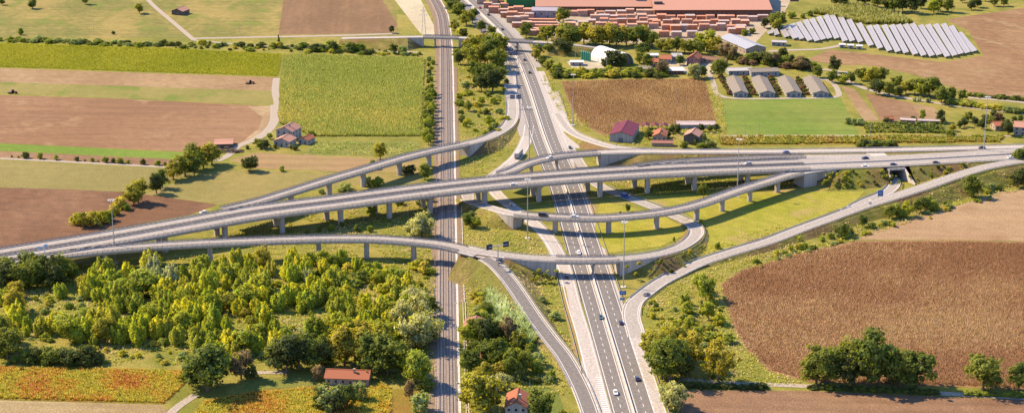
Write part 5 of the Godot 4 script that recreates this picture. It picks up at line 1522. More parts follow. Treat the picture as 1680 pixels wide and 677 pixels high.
func house(called: String, label: String, a: Array, b: Array, d: float, wh: float, rh: float, ridge: String, wm: String, rm: String, wins := 3, floors := 1, chim := false, door := "door_brown", dw := 1.1) -> Node3D:
	var f := frame_of(a, b)
	var w: float = f[2]
	var th := thing(called, label, "shed" if called.contains("shed") else ("barn" if called.contains("barn") else "building"), f[0])
	th.basis = f[1]
	var mb := MB.new()
	mb.box(Vector3(0, wh / 2 - 0.1, -d / 2), Vector3(w, wh + 0.2, d))
	if ridge == "x":
		for s in [-1.0, 1.0]:
			var x: float = s * w / 2
			mb.tri(Vector3(x, wh, 0), Vector3(x, wh, -d), Vector3(x, wh + rh, -d / 2)) if s > 0 else mb.tri(Vector3(x, wh, -d), Vector3(x, wh, 0), Vector3(x, wh + rh, -d / 2))
	elif ridge == "z":
		mb.tri(Vector3(-w / 2, wh, 0), Vector3(w / 2, wh, 0), Vector3(0, wh + rh, 0))
		mb.tri(Vector3(w / 2, wh, -d), Vector3(-w / 2, wh, -d), Vector3(0, wh + rh, -d))
	commit(mb, "wall", mats[wm], th)
	mb = MB.new()
	slab_roof(mb, w, d, wh, rh, ridge, 0.45 if d < 40 else 0.8)
	var roof := commit(mb, "roof", mats[rm], th)
	# ridge cap
	mb = MB.new()
	if ridge == "x": mb.box(Vector3(0, wh + rh + 0.22, -d / 2), Vector3(w + 0.9, 0.22, 0.5))
	else: mb.box(Vector3(0, wh + rh + 0.22, -d / 2), Vector3(0.5, 0.22, d + 0.9))
	commit(mb, "ridge_cap", mats[rm], roof)
	if chim:
		mb = MB.new()
		mb.box(Vector3(w * 0.15, wh + rh + 0.3, -d * 0.35), Vector3(0.8, 1.8, 0.8))
		mb.box(Vector3(w * 0.15, wh + rh + 1.25, -d * 0.35), Vector3(1.05, 0.2, 1.05))
		commit(mb, "chimney", mats[wm], roof)
	var fh := wh / floors
	for fl in floors:
		for i in wins:
			if fl == 0 and i == wins / 2: continue
			opening(th, "window", Vector3(w * ((i + 0.5) / wins - 0.5), fh * (fl + 0.55), 0.02), Vector2(1.1, minf(1.4, fh * 0.5)), "front", "pane")
		var ns := clampi(int(d / 4.0), 1, 6)
		for i in ns:
			for s in [-1.0, 1.0]:
				opening(th, "window", Vector3(s * (w / 2 + 0.02), fh * (fl + 0.55), -d * (i + 0.5) / ns), Vector2(1.1, minf(1.3, fh * 0.5)), "side", "pane")
	if wins > 0: opening(th, "door", Vector3(w * ((wins / 2 + 0.5) / wins - 0.5), minf(2.2, wh * 0.75) / 2, 0.03), Vector2(dw, minf(2.2, wh * 0.75)) if dw < 2 else Vector2(dw, wh * 0.8), "front", door)
	return th
func make_buildings() -> void:
	var tile := grain(0.7, 1.0, 0.12, 3, 8)
	var blot := grain(0.8, 1.0, 0.03, 4, 9)
	mat("trim", Color(0.360, 0.344, 0.320), 0.7)
	mat("pane", Color(0.024, 0.028, 0.036), 0.15)
	mat("door_brown", Color(0.080, 0.048, 0.028), 0.7)
	mat("door_grey", Color(0.128, 0.136, 0.152), 0.6)
	mat("white_wall", Color(0.416, 0.392, 0.360), 0.9, false, blot)
	mat("grey_wall", Color(0.336, 0.344, 0.352), 0.9, false, blot)
	mat("stone_wall", Color(0.128, 0.104, 0.088), 0.95, false, blot)
	mat("pink_wall", Color(0.368, 0.160, 0.152), 0.9, false, blot)
	mat("cream_wall", Color(0.360, 0.296, 0.224), 0.9, false, blot)
	mat("brick_wall", Color(0.176, 0.080, 0.048), 0.9, false, blot)
	mat("green_wall", Color(0.016, 0.136, 0.044), 0.6)
	mat("terracotta", Color(0.368, 0.132, 0.068), 0.9, false, tile)
	mat("terracotta_pale", Color(0.464, 0.248, 0.176), 0.9, false, tile)
	mat("terracotta_rose", Color(0.352, 0.168, 0.120), 0.9, false, tile)
	mat("red_sheet", Color(0.14, 0.014, 0.019), 0.5, false, blot)
	mat("tan_sheet", Color(0.208, 0.180, 0.140), 0.7, false, blot)
	mat("pale_sheet", Color(0.416, 0.400, 0.368), 0.6, false, blot)
	mat("rose_sheet", Color(0.448, 0.360, 0.328), 0.6, false, blot)
	mat("blue_sheet", Color(0.320, 0.336, 0.376), 0.5, false, blot)
	mat("lavender_sheet", Color(0.336, 0.312, 0.336), 0.5, false, blot)
	mat("white_membrane", Color(0.528, 0.528, 0.512), 0.6)
	mat("brown_roof", Color(0.240, 0.136, 0.088), 0.9, false, tile)
	house("barn", "large white barn with a dark red sheet metal roof", [1000, 232.2], [1037.5, 234.4], 28, 4.6, 2.3, "z", "white_wall", "red_sheet", 1, 1, false, "door_grey", 3.2)
	house("small_house", "small terracotta-roofed house beside the dark red barn", [1071, 232], [1093, 233], 13, 3.6, 2.0, "z", "cream_wall", "terracotta", 3, 1, true)
	house("porch_shed", "low open-fronted shed with terracotta roof below the small house", [1070, 240], [1104, 240.5], 4.5, 2.3, 0.9, "x", "cream_wall", "terracotta_rose", 0)
	house("stone_house", "dark stone house with a rose tile roof by the upper road", [1122, 236], [1146, 238], 12, 5.4, 2.2, "z", "stone_wall", "terracotta_pale", 3, 2)
	house("long_shed", "long low shed with a pale rosy roof behind the stone house", [1112, 211], [1174, 211], 9, 2.6, 0.9, "x", "grey_wall", "rose_sheet", 0)
	for i in 3:
		var f := frame_of([1054 + i * 15, 213 + i * 0.3], [1065 + i * 15, 213.4 + i * 0.3])
		var th := thing("canopy", "small dark red canopy on posts beside the dark red barn", "canopy", f[0], 0.0, "dark red canopies in a row")
		th.basis = f[1]
		var w: float = f[2]
		for s in [[-1, 0], [1, 0], [-1, -1], [1, -1]]:
			var mb := MB.new()
			mb.bar(Vector3(s[0] * (w / 2 - 0.2), -0.1, s[1] * 5.0), Vector3(s[0] * (w / 2 - 0.2), 2.9, s[1] * 5.0), 0.12)
			commit(mb, "post", mats["door_brown"], th)
		var mr := MB.new()
		slab_roof(mr, w, 5.0, 2.7, 1.1, "z", 0.4)
		commit(mr, "roof", mats["red_sheet"], th)
	var bx := [[1204.5, 1227], [1247.4, 1271.4], [1291, 1315], [1334.7, 1359.7]]
	var bl := ["beside the field track", "second from the field track", "third from the field track", "beside the country lane"]
	for i in 4:
		house("long_barn", "long low barn with a tan roof, " + bl[i], [bx[i][0], 159.3], [bx[i][1], 159.3], 44, 3.0, 1.6, "z", "grey_wall", "tan_sheet", 3, 1, false, "door_grey", 2.6).set_meta("group", "four long barns in a row")
	house("service_shed", "low pale-roofed shed behind the first long barn", [1196, 123.5], [1235, 122.5], 10, 3.2, 1.0, "x", "grey_wall", "pale_sheet", 4)
	house("service_shed", "low pale-roofed shed behind the middle long barns", [1233, 126], [1279, 124.5], 12, 3.4, 1.2, "x", "grey_wall", "tan_sheet", 4)
	# domed hall
	var A := P(984, 94.5)
	var B := P(1024, 107)
	var ax := (B - A).normalized()
	var th := thing("domed_hall", "white barrel-vaulted hall among dark trees", "hall", A)
	th.basis = Basis(ax.cross(Vector3.UP) * -1.0, Vector3.UP, ax * -1.0) if false else Basis(Vector3.UP.cross(ax), Vector3.UP, ax)
	var ln := A.distance_to(B)
	var pro := []
	for i in 17:
		var t := PI * i / 16.0
		pro.append(Vector2(cos(t) * 9.0, sin(t) * 9.2))
	var pin := []
	for i in 17:
		var t := PI * (16 - i) / 16.0
		pin.append(Vector2(cos(t) * 8.7, sin(t) * 8.9))
	var mb := MB.new()
	mb.prism(pro + pin, 0.0, ln)
	commit(mb, "vault", mats["white_membrane"], th)
	mb = MB.new()
	mb.prism(pro, 0.6, 1.0)
	commit(mb, "end_wall", mats["white_membrane"], th)
	mb = MB.new()
	mb.prism(pro.map(func(q): return q * 0.955), ln - 1.5, ln - 1.2)
	commit(mb, "end_wall", mats["tan_sheet"], th)
	for k in [0.33, 0.66]:
		mb = MB.new()
		mb.prism(pro.map(func(q): return q * 1.012) + pin, ln * k, ln * k + 0.3)
		commit(mb, "rib", mats["pale_sheet"], th)
	house("small_shed", "small white shed with white roof behind the domed hall trees", [1062, 97.5], [1080, 97.5], 6, 3.2, 0.7, "x", "white_wall", "white_membrane", 3)
	house("cottage", "cream cottage with orange tile roof in the hamlet", [1084, 104], [1101, 104.5], 11, 3.4, 1.8, "x", "white_wall", "terracotta", 3)
	house("pink_house", "pink gabled house with orange tile roof in the hamlet", [1127, 107], [1145, 108.5], 12, 5.4, 2.6, "z", "pink_wall", "terracotta", 3, 2)
	house("long_outbuilding", "long narrow brown-roofed outbuilding behind the pink house", [1146, 102], [1190, 107], 6, 3.0, 1.6, "x", "cream_wall", "brown_roof", 6)
	house("white_roof_shed", "long white-roofed shed at the hamlet edge above dry crop", [1093, 122], [1122, 122], 10, 2.8, 0.9, "x", "brick_wall", "white_membrane", 4)
	house("cottage", "tiny orange-roofed cottage beside the small white shed", [1066, 108], [1079, 109], 9, 3.2, 1.6, "x", "cream_wall", "terracotta", 2)
	house("low_shed", "low pale-roofed lean shed in front of the domed hall", [1046, 117], [1066, 118.5], 9, 2.2, 0.9, "x", "grey_wall", "tan_sheet", 0)
	house("cottage", "grey-roofed cottage between orange cottage and pink house", [1103, 100], [1119, 100], 9, 3.4, 1.5, "x", "white_wall", "pale_sheet", 2)
	house("warehouse_shed", "long blue-grey roofed warehouse beside the brick yard", [1181, 73], [1224, 92], 17, 5.5, 2.4, "x", "cream_wall", "blue_sheet", 8)
	house("brick_factory", "huge brick works hall with a vast salmon tile roof", [1074, 29], [1266, 28.5], 150, 6.5, 12, "x", "brick_wall", "terracotta_pale", 26, 1, false, "door_brown", 4.0)
	var fac: Node3D = get_child(get_child_count() - 1)
	for e in [[-62, -38], [-20, -60], [18, -30], [48, -52], [70, -20], [-44, -14]]:
		var vb := MB.new()
		vb.box(Vector3(e[0], 6.5 + 12.0 * (-e[1] / 75.0) + 0.9, e[1]), Vector3(7.0, 2.2, 3.0))
		commit(vb, "roof_vent", mats["stone_wall"], fac)
	house("brick_factory", "lower salmon-roofed wing of the brick works", [879, 18.5], [1073, 19], 22, 4.2, 3.5, "x", "brick_wall", "terracotta_pale", 24)
	house("factory_hall", "grey-roofed hall behind the lower brick works wing", [862, 8], [1018, 8], 40, 8, 3.0, "x", "grey_wall", "pale_sheet", 14)
	house("green_hall", "green metal hall at the brick works gate", [831, 13], [877, 13.2], 18, 7, 1.5, "x", "green_wall", "green_wall", 5)
	house("open_hall", "lavender-grey roofed hall in the brick yard", [873, 29], [914, 29.6], 14, 6, 1.5, "x", "lavender_sheet", "lavender_sheet", 4)
	house("farmhouse", "white farmhouse with tiled gable roof beside the maize field", [453, 228], [479, 231], 12, 6.0, 2.6, "z", "white_wall", "terracotta_pale", 3, 2, true)
	house("farmhouse_wing", "white front wing of the farm with pale tile roof", [449, 240], [474, 242.5], 10, 3.8, 2.0, "z", "white_wall", "terracotta_pale", 3)
	house("farm_outbuilding", "small orange-roofed outbuilding beside the farmhouse", [489, 236], [504, 238], 9, 3.0, 1.6, "z", "white_wall", "terracotta", 2)
	house("field_shed", "low rosy-roofed shed by the farm track with log pile", [352, 243], [381, 242], 11, 2.4, 0.8, "x", "stone_wall", "terracotta_pale", 0)
	house("long_cottage", "long cottage with weathered red tile roof in the grove", [533, 631], [604, 633.5], 9.5, 3.2, 2.0, "x", "cream_wall", "terracotta", 6, 1, true)
	house("white_house", "white house with red tile roof and chimney beside the lawn", [829, 686], [864, 687], 14, 5.0, 2.4, "z", "white_wall", "terracotta", 3, 2, true)
	house("garden_shed", "red-roofed shed overgrown by trees beside the railway", [760, 550], [795, 551], 11, 3.6, 1.8, "z", "cream_wall", "terracotta_rose", 3)
	house("garden_shed", "tiny red-roofed hut among garden trees", [772, 596], [793, 596.5], 6, 3.0, 1.2, "x", "white_wall", "terracotta_rose", 2)
	house("field_barn", "small tan-roofed barn standing alone in the meadow", [281, 24], [299, 25.5], 11, 3.4, 2.0, "z", "stone_wall", "terracotta_pale", 1)
	house("garden_house", "low orange-roofed house among dark garden shrubs", [1634, 214.5], [1661, 213.5], 9, 3.2, 1.6, "x", "cream_wall", "terracotta", 3)
	house("garden_house", "white house with tan roof by the vine strip end", [1664, 221], [1694, 223], 12, 5.2, 2.2, "x", "white_wall", "terracotta_pale", 3, 2)
	house("garden_shed", "tiny red hut left of the vineyard rows", [1452, 200.5], [1467, 200.5], 4, 2.4, 0.8, "x", "pink_wall", "terracotta", 0)
	house("garden_shed", "flat pale-roofed hut above the vineyard rows", [1478, 202], [1502, 203.5], 5, 2.4, 0.5, "x", "pink_wall", "rose_sheet", 0)
	house("garden_shed", "long flat rosy-roofed hut above the vineyard rows", [1508, 202.5], [1542, 203.5], 4, 2.0, 0.4, "x", "cream_wall", "rose_sheet", 0)
	house("yard_shed", "white-roofed yard shed near the solar rows", [1267, 75], [1290, 76], 7, 3, 0.6, "x", "grey_wall", "pale_sheet", 3)
	# low tank and green tanks
	var tw := P(809, 642)
	th = thing("water_tank", "round grey concrete water tank with a flat lid in the garden", "tank", tw)
	mb = MB.new()
	mb.bar(Vector3(0, -0.2, 0), Vector3(0, 5.6, 0), 2.0, 2.0, 20)
	commit(mb, "drum", mats["concrete"], th)
	mb = MB.new()
	mb.bar(Vector3(0, 5.6, 0), Vector3(0, 6.1, 0), 2.3, 2.3, 20)
	commit(mb, "lid", mats["concrete_pale"], th)
	mb = MB.new()
	mb.bar(Vector3(0, 6.1, 0), Vector3(0, 6.4, 0), 0.4, 0.4, 10)
	commit(mb, "hatch", mats["concrete"], th)
	for i in 5:
		var gt := thing("green_tank", "upright green cylindrical tank beside the domed hall", "tank", P(955 + i * 3.2, 98 + i * 0.7), 0.0, "row of green tanks")
		mb = MB.new()
		mb.bar(Vector3(0, -0.1, 0), Vector3(0, 6.5, 0), 0.75, 0.75, 12)
		commit(mb, "drum", mats["teal"] if mats.has("teal") else mat("teal", Color(0.032, 0.208, 0.144), 0.5), gt)
		mb = MB.new()
		mb.bar(Vector3(0, 6.5, 0), Vector3(0, 7.0, 0), 0.75, 0.3, 12)
		commit(mb, "cap", mats["teal"], gt)
	house("container_shed", "white site hut beside the green tanks", [936, 108], [957, 108], 6, 2.8, 0.4, "x", "white_wall", "white_membrane", 2)
	# log pile
	th = thing("log_pile", "dark heap of logs beside the rosy field shed", "log pile", P(372, 249))
	var r := RandomNumberGenerator.new()
	r.seed = 4
	for i in 46:
		mb = MB.new()
		var p := Vector3(r.randf_range(-9, 9), 0, r.randf_range(-3, 3))
		p.y = maxf(0.25, (1.0 - absf(p.x) / 10.0) * r.randf_range(0.2, 2.6))
		var a := r.randf_range(-0.6, 0.6)
		mb.bar(p - Vector3(cos(a), 0, sin(a)) * 1.6, p + Vector3(cos(a), 0.1, sin(a)) * 1.6, 0.3, 0.26)
		commit(mb, "log", mats["stone_wall"] if i % 3 else mats["door_brown"], th)
	# brick stacks
	var bm := [mat("brick_a", Color(0.60, 0.235, 0.12), 0.9, false, tile), mat("brick_b", Color(0.56, 0.27, 0.17), 0.9, false, tile), mat("brick_c", Color(0.58, 0.36, 0.26), 0.9, false, tile), mats["rose_sheet"]]
	var packs := []
	for v in 3:
		mb = MB.new()
		for ix in 4:
			for iz in 2:
				for iy in 3:
					mb.box(Vector3((ix - 1.5) * 2.05 + r.randf_range(-0.06, 0.06), 0.62 + iy * 1.25, -iz * 2.1 - 1.0 + r.randf_range(-0.08, 0.08)), Vector3(1.95, 1.18, 1.95))
		packs.append(mesh_of(mb))
	mb = MB.new()
	for ix in 4:
		for iz in 2: mb.box(Vector3((ix - 1.5) * 2.05, 3.8, -iz * 2.1 - 1.0), Vector3(1.99, 0.06, 2.0))
	var wrap := mesh_of(mb)
	var rows := [[35, 1084, 1252, 11], [43, 1078, 1222, 10], [51, 1092, 1216, 9], [62, 1088, 1112, 2], [63, 1138, 1139, 1], [26, 940, 1066, 9], [33, 974, 1070, 7], [40, 972, 1072, 7], [48, 986, 1072, 6], [22, 812, 866, 5], [30, 826, 868, 4], [38, 838, 862, 3], [46, 850, 866, 2], [14, 800, 826, 3], [7, 792, 822, 3], [57, 1200, 1214, 2], [47, 936, 958, 2], [59, 874, 888, 2]]
	var bn := 0
	for e in rows:
		for i in e[3]:
			var px: float = lerpf(e[1], e[2], float(i) / maxf(1, e[3] - 1)) + r.randf_range(-2.5, 2.5)
			var st := thing("brick_stack", "palletised stack of orange bricks in the pale yard", "brick stack", P(px, e[0] + r.randf_range(-1.2, 1.2)), r.randf_range(-0.03, 0.03), "brick stacks in the yard of the works")
			inst(packs[bn % 3], "bricks", bm[r.randi() % 3], st)
			inst(wrap, "top_cover", bm[1 + r.randi() % 3], st)
			st.scale = Vector3(r.randf_range(0.8, 1.1), r.randf_range(0.95, 1.4), r.randf_range(0.9, 1.8))
			bn += 1
	for e in [[860, 914, 35], [862, 916, 40], [872, 918, 45], [880, 898, 53], [872, 930, 50]]:
		var f := frame_of([e[0], e[2]], [e[1], e[2] + 0.3])
		var st := thing("brick_stack", "long low row of orange bricks beside the big yard tree", "brick stack", f[0], 0.0, "long brick rows in the yard")
		st.basis = f[1]
		mb = MB.new()
		var k: float = -f[2] / 2 + 1.0
		while k < f[2] / 2:
			for iz in 2: mb.box(Vector3(k, 0.9, -iz * 2.2 - 1.0), Vector3(1.9, 1.8, 2.1))
			k += 2.0
		commit(mb, "bricks", bm[r.randi() % 3], st)
		mb = MB.new()
		mb.box(Vector3(0, 1.86, -2.1), Vector3(f[2] - 0.5, 0.08, 4.2))
		commit(mb, "top_cover", bm[1 + r.randi() % 2], st)

# ---------------------------------------------------------------- vehicles
var car_meshes := {}
func make_car_meshes() -> void:
	# local: x forward, z right; length 4.3
	var b := MB.new()
	b.prism([Vector2(-2.1, 0.35), Vector2(2.1, 0.35), Vector2(2.15, 0.6), Vector2(2.0, 0.78), Vector2(0.95, 0.92), Vector2(-1.95, 0.98), Vector2(-2.15, 0.8), Vector2(-2.15, 0.5)], -0.86, 0.86)
	# roof skin
	b.frustum(Vector3(-0.45, 1.44, 0), Vector3(1.7, 0.06, 1.3), 0.94, 0.94)
	for s in [-1.0, 1.0]:   # pillars
		for q in [[0.95, 0.92, 0.38, 1.42], [-1.85, 0.97, -1.28, 1.42], [-0.4, 0.95, -0.42, 1.42]]:
			b.bar(Vector3(q[0], q[1], s * 0.78), Vector3(q[2], q[3], s * 0.6), 0.05, 0.05, 4)
	car_meshes["body"] = mesh_of(b)
	var g := MB.new()
	g.prism([Vector2(-1.8, 0.95), Vector2(0.9, 0.9), Vector2(0.36, 1.41), Vector2(-1.25, 1.41)], -0.62, 0.62)
	for s in [-1.0, 1.0]:
		g.quad(Vector3(-1.8, 0.95, s * 0.78), Vector3(0.9, 0.9, s * 0.78), Vector3(0.36, 1.41, s * 0.62), Vector3(-1.25, 1.41, s * 0.62)) if s > 0 else g.quad(Vector3(0.9, 0.9, s * 0.78), Vector3(-1.8, 0.95, s * 0.78), Vector3(-1.25, 1.41, s * 0.62), Vector3(0.36, 1.41, s * 0.62))
	car_meshes["glass"] = mesh_of(g)
	var w := MB.new()
	w.bar(Vector3(0, 0, -0.1), Vector3(0, 0, 0.1), 0.33, 0.33, 14)
	car_meshes["tyre"] = mesh_of(w)
	w = MB.new()
	w.bar(Vector3(0, 0, -0.11), Vector3(0, 0, 0.11), 0.2, 0.2, 10)
	car_meshes["rim"] = mesh_of(w)
	w = MB.new()
	w.box(Vector3(0, 0, 0), Vector3(0.08, 0.14, 0.34))
	car_meshes["lamp"] = mesh_of(w)
	# van
	b = MB.new()
	b.prism([Vector2(-2.7, 0.4), Vector2(2.6, 0.4), Vector2(2.7, 0.9), Vector2(1.9, 1.2), Vector2(1.1, 2.1), Vector2(0.8, 2.25), Vector2(-2.65, 2.3), Vector2(-2.7, 2.2)], -0.95, 0.95)
	car_meshes["van_body"] = mesh_of(b)
	g = MB.new()
	g.prism([Vector2(1.86, 1.24), Vector2(1.93, 1.26), Vector2(1.16, 2.1), Vector2(1.1, 2.07)], -0.85, 0.85)
	for s in [-1.0, 1.0]: g.box(Vector3(0.75, 1.6, s * 0.955), Vector3(0.9, 0.5, 0.03))
	car_meshes["van_glass"] = mesh_of(g)
	mat("glass_car", Color(0.015, 0.02, 0.03), 0.08)
	mat("tyre", Color(0.012, 0.012, 0.012), 0.9)
	mat("lamp_white", Color(0.560, 0.560, 0.560), 0.2)
	mat("lamp_red", Color(0.280, 0.008, 0.008), 0.3)
	for e in [["white", Color(0.68, 0.68, 0.67)], ["dark blue", Color(0.02, 0.035, 0.09)], ["black", Color(0.015, 0.015, 0.02)], ["grey", Color(0.17, 0.17, 0.18)], ["silver", Color(0.42, 0.43, 0.44)], ["teal", Color(0.03, 0.09, 0.10)], ["blue", Color(0.03, 0.09, 0.28)], ["red", Color(0.30, 0.02, 0.02)]]:
		var m := mat("car_" + e[0], e[1], 0.25)
		m.clearcoat_enabled = true
		m.clearcoat = 0.7
func car(px: float, py: float, h: float, pa: Dictionary, flip: bool, colour: String, where: String, van := false) -> void:
	var at := P(px, py, h)
	var i := near(pa, at)
	var hp: float = pa.p[i].y
	at = P(px, py, hp)
	i = near(pa, at)
	var d := dir_at(pa, i) * (-1.0 if flip else 1.0)
	var th := thing("van" if van else "car", "%s %s %s" % [colour, "van" if van else "car", where], "van" if van else "car", Vector3(at.x, pa.p[i].y + (0.11 if pa.p[i].y < 0.05 else 0.02), at.z))
	th.basis = Basis(d, Vector3.UP, d.cross(Vector3.UP))
	var s := "van_" if van else ""
	inst(car_meshes[s + "body"], "body", mats["car_" + colour], th)
	inst(car_meshes[s + "glass"], "windows", mats["glass_car"], th)
	var lx := 2.65 if van else 2.1
	for e in [[1.3, 1], [1.3, -1], [-1.3, 1], [-1.3, -1]]:
		var wn := Node3D.new()
		wn.name = "wheel"
		th.add_child(wn, true)
		wn.position = Vector3(e[0] * (1.25 if van else 1.0), 0.33, e[1] * (0.84 if van else 0.76))
		inst(car_meshes["tyre"], "tyre", mats["tyre"], wn)
		inst(car_meshes["rim"], "rim", mats["steel_pale"], wn)
	for z in [-0.6, 0.6]:
		inst(car_meshes["lamp"], "headlight", mats["lamp_white"], th).position = Vector3(lx, 0.66, z)
		inst(car_meshes["lamp"], "tail_light", mats["lamp_red"], th).position = Vector3(-lx - 0.04, 0.78, z)
func lorry(px: float, py: float, pa: Dictionary, flip: bool, cab: String, label: String) -> void:
	var at := P(px, py)
	var i := near(pa, at)
	var d := dir_at(pa, i) * (-1.0 if flip else 1.0)
	var th := thing("lorry", label, "lorry", Vector3(at.x, 0.11, at.z))
	th.basis = Basis(d, Vector3.UP, d.cross(Vector3.UP))
	var mb := MB.new()
	mb.box(Vector3(-1.2, 2.35, 0), Vector3(10.5, 2.7, 2.5))
	commit(mb, "trailer_box", mats["pale_sheet"], th)
	mb = MB.new()
	mb.box(Vector3(-0.2, 0.85, 0), Vector3(12.0, 0.3, 1.2))
	commit(mb, "chassis", mats["tyre"], th)
	mb = MB.new()
	mb.prism([Vector2(4.4, 0.6), Vector2(6.6, 0.6), Vector2(6.65, 1.7), Vector2(6.35, 2.9), Vector2(4.4, 3.3)], -1.22, 1.22)
	commit(mb, "cab", mats["car_" + cab], th)
	mb = MB.new()
	mb.prism([Vector2(6.66, 1.75), Vector2(6.7, 1.75), Vector2(6.42, 2.75), Vector2(6.36, 2.75)], -1.1, 1.1)
	commit(mb, "windscreen", mats["glass_car"], th)
	for x in [5.4, 0.9, -4.0, -5.2]:
		for z in [-1.0, 1.0]:
			var w := inst(car_meshes["tyre"], "wheel", mats["tyre"], th)
			w.position = Vector3(x, 0.48, z)
			w.scale = Vector3(1.45, 1.45, 1.5)
func make_vehicles() -> void:
	make_car_meshes()
	car(1010, 646, 0, MW, true, "white", "on the motorway beside the striped gore")
	car(1045.5, 623, 0, MW, false, "dark blue", "on the motorway level with the big olive trees")
	car(986, 522, 0, MW, true, "teal", "on the motorway beside the concrete median below the loop bridge")
	car(1019, 531, 0, MW, false, "dark blue", "on the motorway beside the merging slip road")
	car(949.5, 416, 0, MW, true, "white", "on the motorway just behind the loop bridge")
	var CL := path([[926, 445], [938, 493], [958, 560]])
	car(930, 456, 0, CL, true, "black", "on the collector lane in the loop bridge shadow")
	car(1061, 484, 0.3, RE, false, "grey", "on the bend at the foot of the rising slip road")
	car(943, 356.5, 8.6, RC, false, "white", "on the curved bridge above the motorway")
	car(892, 355.5, 8.2, RC, false, "black", "on the curved bridge beside the tall lamp mast", true)
	var MM := path([[818, 322], [836, 337], [865, 358]])
	car(841, 337, 0, MM, true, "white", "on the collector road coming from under the main viaduct")
	car(843, 304.5, 11.5, MAIN, false, "white", "on the main viaduct above the collector road")
	car(1228, 269.5, 9.7, MAIN, true, "silver", "on the main viaduct above the lamp mast by the curved bridge")
	car(333, 350, 11, MAIN, true, "white", "on the main viaduct where the slip viaduct splits off")
	car(902, 260, 8.6, RD, true, "white", "on the upper bridge over the motorway")
	var LO := path([[989.5, 308], [1030, 323.5], [1078, 342]])
	car(1026, 324, 0, LO, false, "blue", "on the loop road in the main viaduct shadow", true)
	car(935, 243, 0, MW, false, "teal", "on the exit apron before the upper bridge")
	car(1420, 260.5, 8, MAIN, true, "dark blue", "on the main road across from the white car")
	car(1421, 274, 8, RC, false, "white", "on the merging ramp end before the underpass")
	car(1467, 271, 8, MAIN, false, "dark blue", "on the main road directly above the underpass")
	car(1537, 268, 8, MAIN, false, "black", "on the main road between underpass and corner trees")
	car(1290, 251, 7.2, RD, true, "blue", "on the upper road beside the vine strip")
	car(1612, 243.5, 7.5, RD, true, "black", "on the upper road at the foot of the lamp mast")
	car(1659, 260, 8, RE, false, "white", "where the rising slip road meets the main road")
	car(1428, 333, 3, RF, true, "white", "on the road bending down to the underpass")
	car(821, 429, 8.8, RB1, false, "dark blue", "beside the sign post at the ramp fork")
	car(869, 120, 0, MW, false, "black", "on the motorway before the wide exit apron")
	car(860.6, 99, 0, MW, false, "dark blue", "on the motorway past the double sign gantry")
	car(847, 78, 0, MW, false, "black", "on the motorway below the farm overbridge")
	car(824, 49, 0, MW, false, "dark blue", "on the motorway beside the brick yard edge")
	car(801, 25, 0, MW, false, "black", "on the motorway beside the first brick stacks")
	car(787, 13.5, 0, MW, false, "red", "on the motorway near the green hall")
	lorry(851, 257, path([[867, 205], [865, 222], [858, 240], [847, 257], [831, 272]]), true, "blue", "lorry with blue cab and pale box before the upper bridge")
	lorry(778, 20, MW, true, "dark blue", "pale box lorry on the motorway beside the tree clump")
	for e in [[412, 137, "red tractor towing a dark harrow on the pale stubble strip", 0.1], [22, 153, "small red tractor at the edge of the brown ploughed field", -0.1]]:
		var th := thing("tractor", e[2], "tractor", P(e[0], e[1]), e[3])
		var mb := MB.new()
		mb.box(Vector3(1.0, 1.2, 0), Vector3(2.0, 0.8, 0.9))
		mb.box(Vector3(-0.2, 0.95, 0), Vector3(1.4, 0.6, 1.0))
		commit(mb, "bonnet", mats["car_red"], th)
		mb = MB.new()
		mb.frustum(Vector3(-0.7, 2.0, 0), Vector3(1.5, 1.4, 1.4), 0.85, 0.85)
		commit(mb, "cab", mats["glass_car"], th)
		mb = MB.new()
		mb.box(Vector3(-0.7, 2.75, 0), Vector3(1.5, 0.12, 1.4))
		commit(mb, "cab_roof", mats["car_red"], th)
		for q in [[-0.8, 0.85, 0.85], [-0.8, 0.85, -0.85], [1.6, 0.5, 0.7], [1.6, 0.5, -0.7]]:
			mb = MB.new()
			mb.bar(Vector3(q[0], q[1], q[2] - 0.2), Vector3(q[0], q[1], q[2] + 0.2), q[1], q[1], 16)
			commit(mb, "wheel", mats["tyre"], th)
		mb = MB.new()
		for k in 5: mb.box(Vector3(-3.2, 0.5, (k - 2) * 0.9), Vector3(1.6, 0.7, 0.25))
		mb.box(Vector3(-2.6, 0.95, 0), Vector3(2.2, 0.2, 4.4))
		commit(mb, "harrow", mats["rust"], th)

# ---------------------------------------------------------------- masts, signs, solar rows
func lamp_mast(at: Vector3, h: float, where: String) -> void:
	var th := thing("lamp_mast", "tall grey high-mast lamp " + where, "lamp mast", at)
	var mb := MB.new()
	mb.box(Vector3(0, 0.1, 0), Vector3(2.6, 0.5, 2.6))
	commit(mb, "footing", mats["concrete_pale"], th)
	mb = MB.new()
	mb.bar(Vector3(0, 0.3, 0), Vector3(0, h, 0), 0.34, 0.15, 10)
	commit(mb, "pole", mats["mast"], th)
	mb = MB.new()
	for k in 8:
		var a := TAU * k / 8.0
		mb.bar(Vector3(0, h - 0.3, 0), Vector3(cos(a) * 1.3, h - 0.3, sin(a) * 1.3), 0.06, 0.06, 4)
	commit(mb, "head_ring", mats["mast"], th)
	for k in 8:
		var a := TAU * k / 8.0
		mb = MB.new()
		mb.box(Vector3(cos(a) * 1.45, h - 0.35, sin(a) * 1.45), Vector3(0.7, 0.25, 0.5), Basis(Vector3.UP, -a))
		commit(mb, "floodlight", mats["lamp_head"], th)
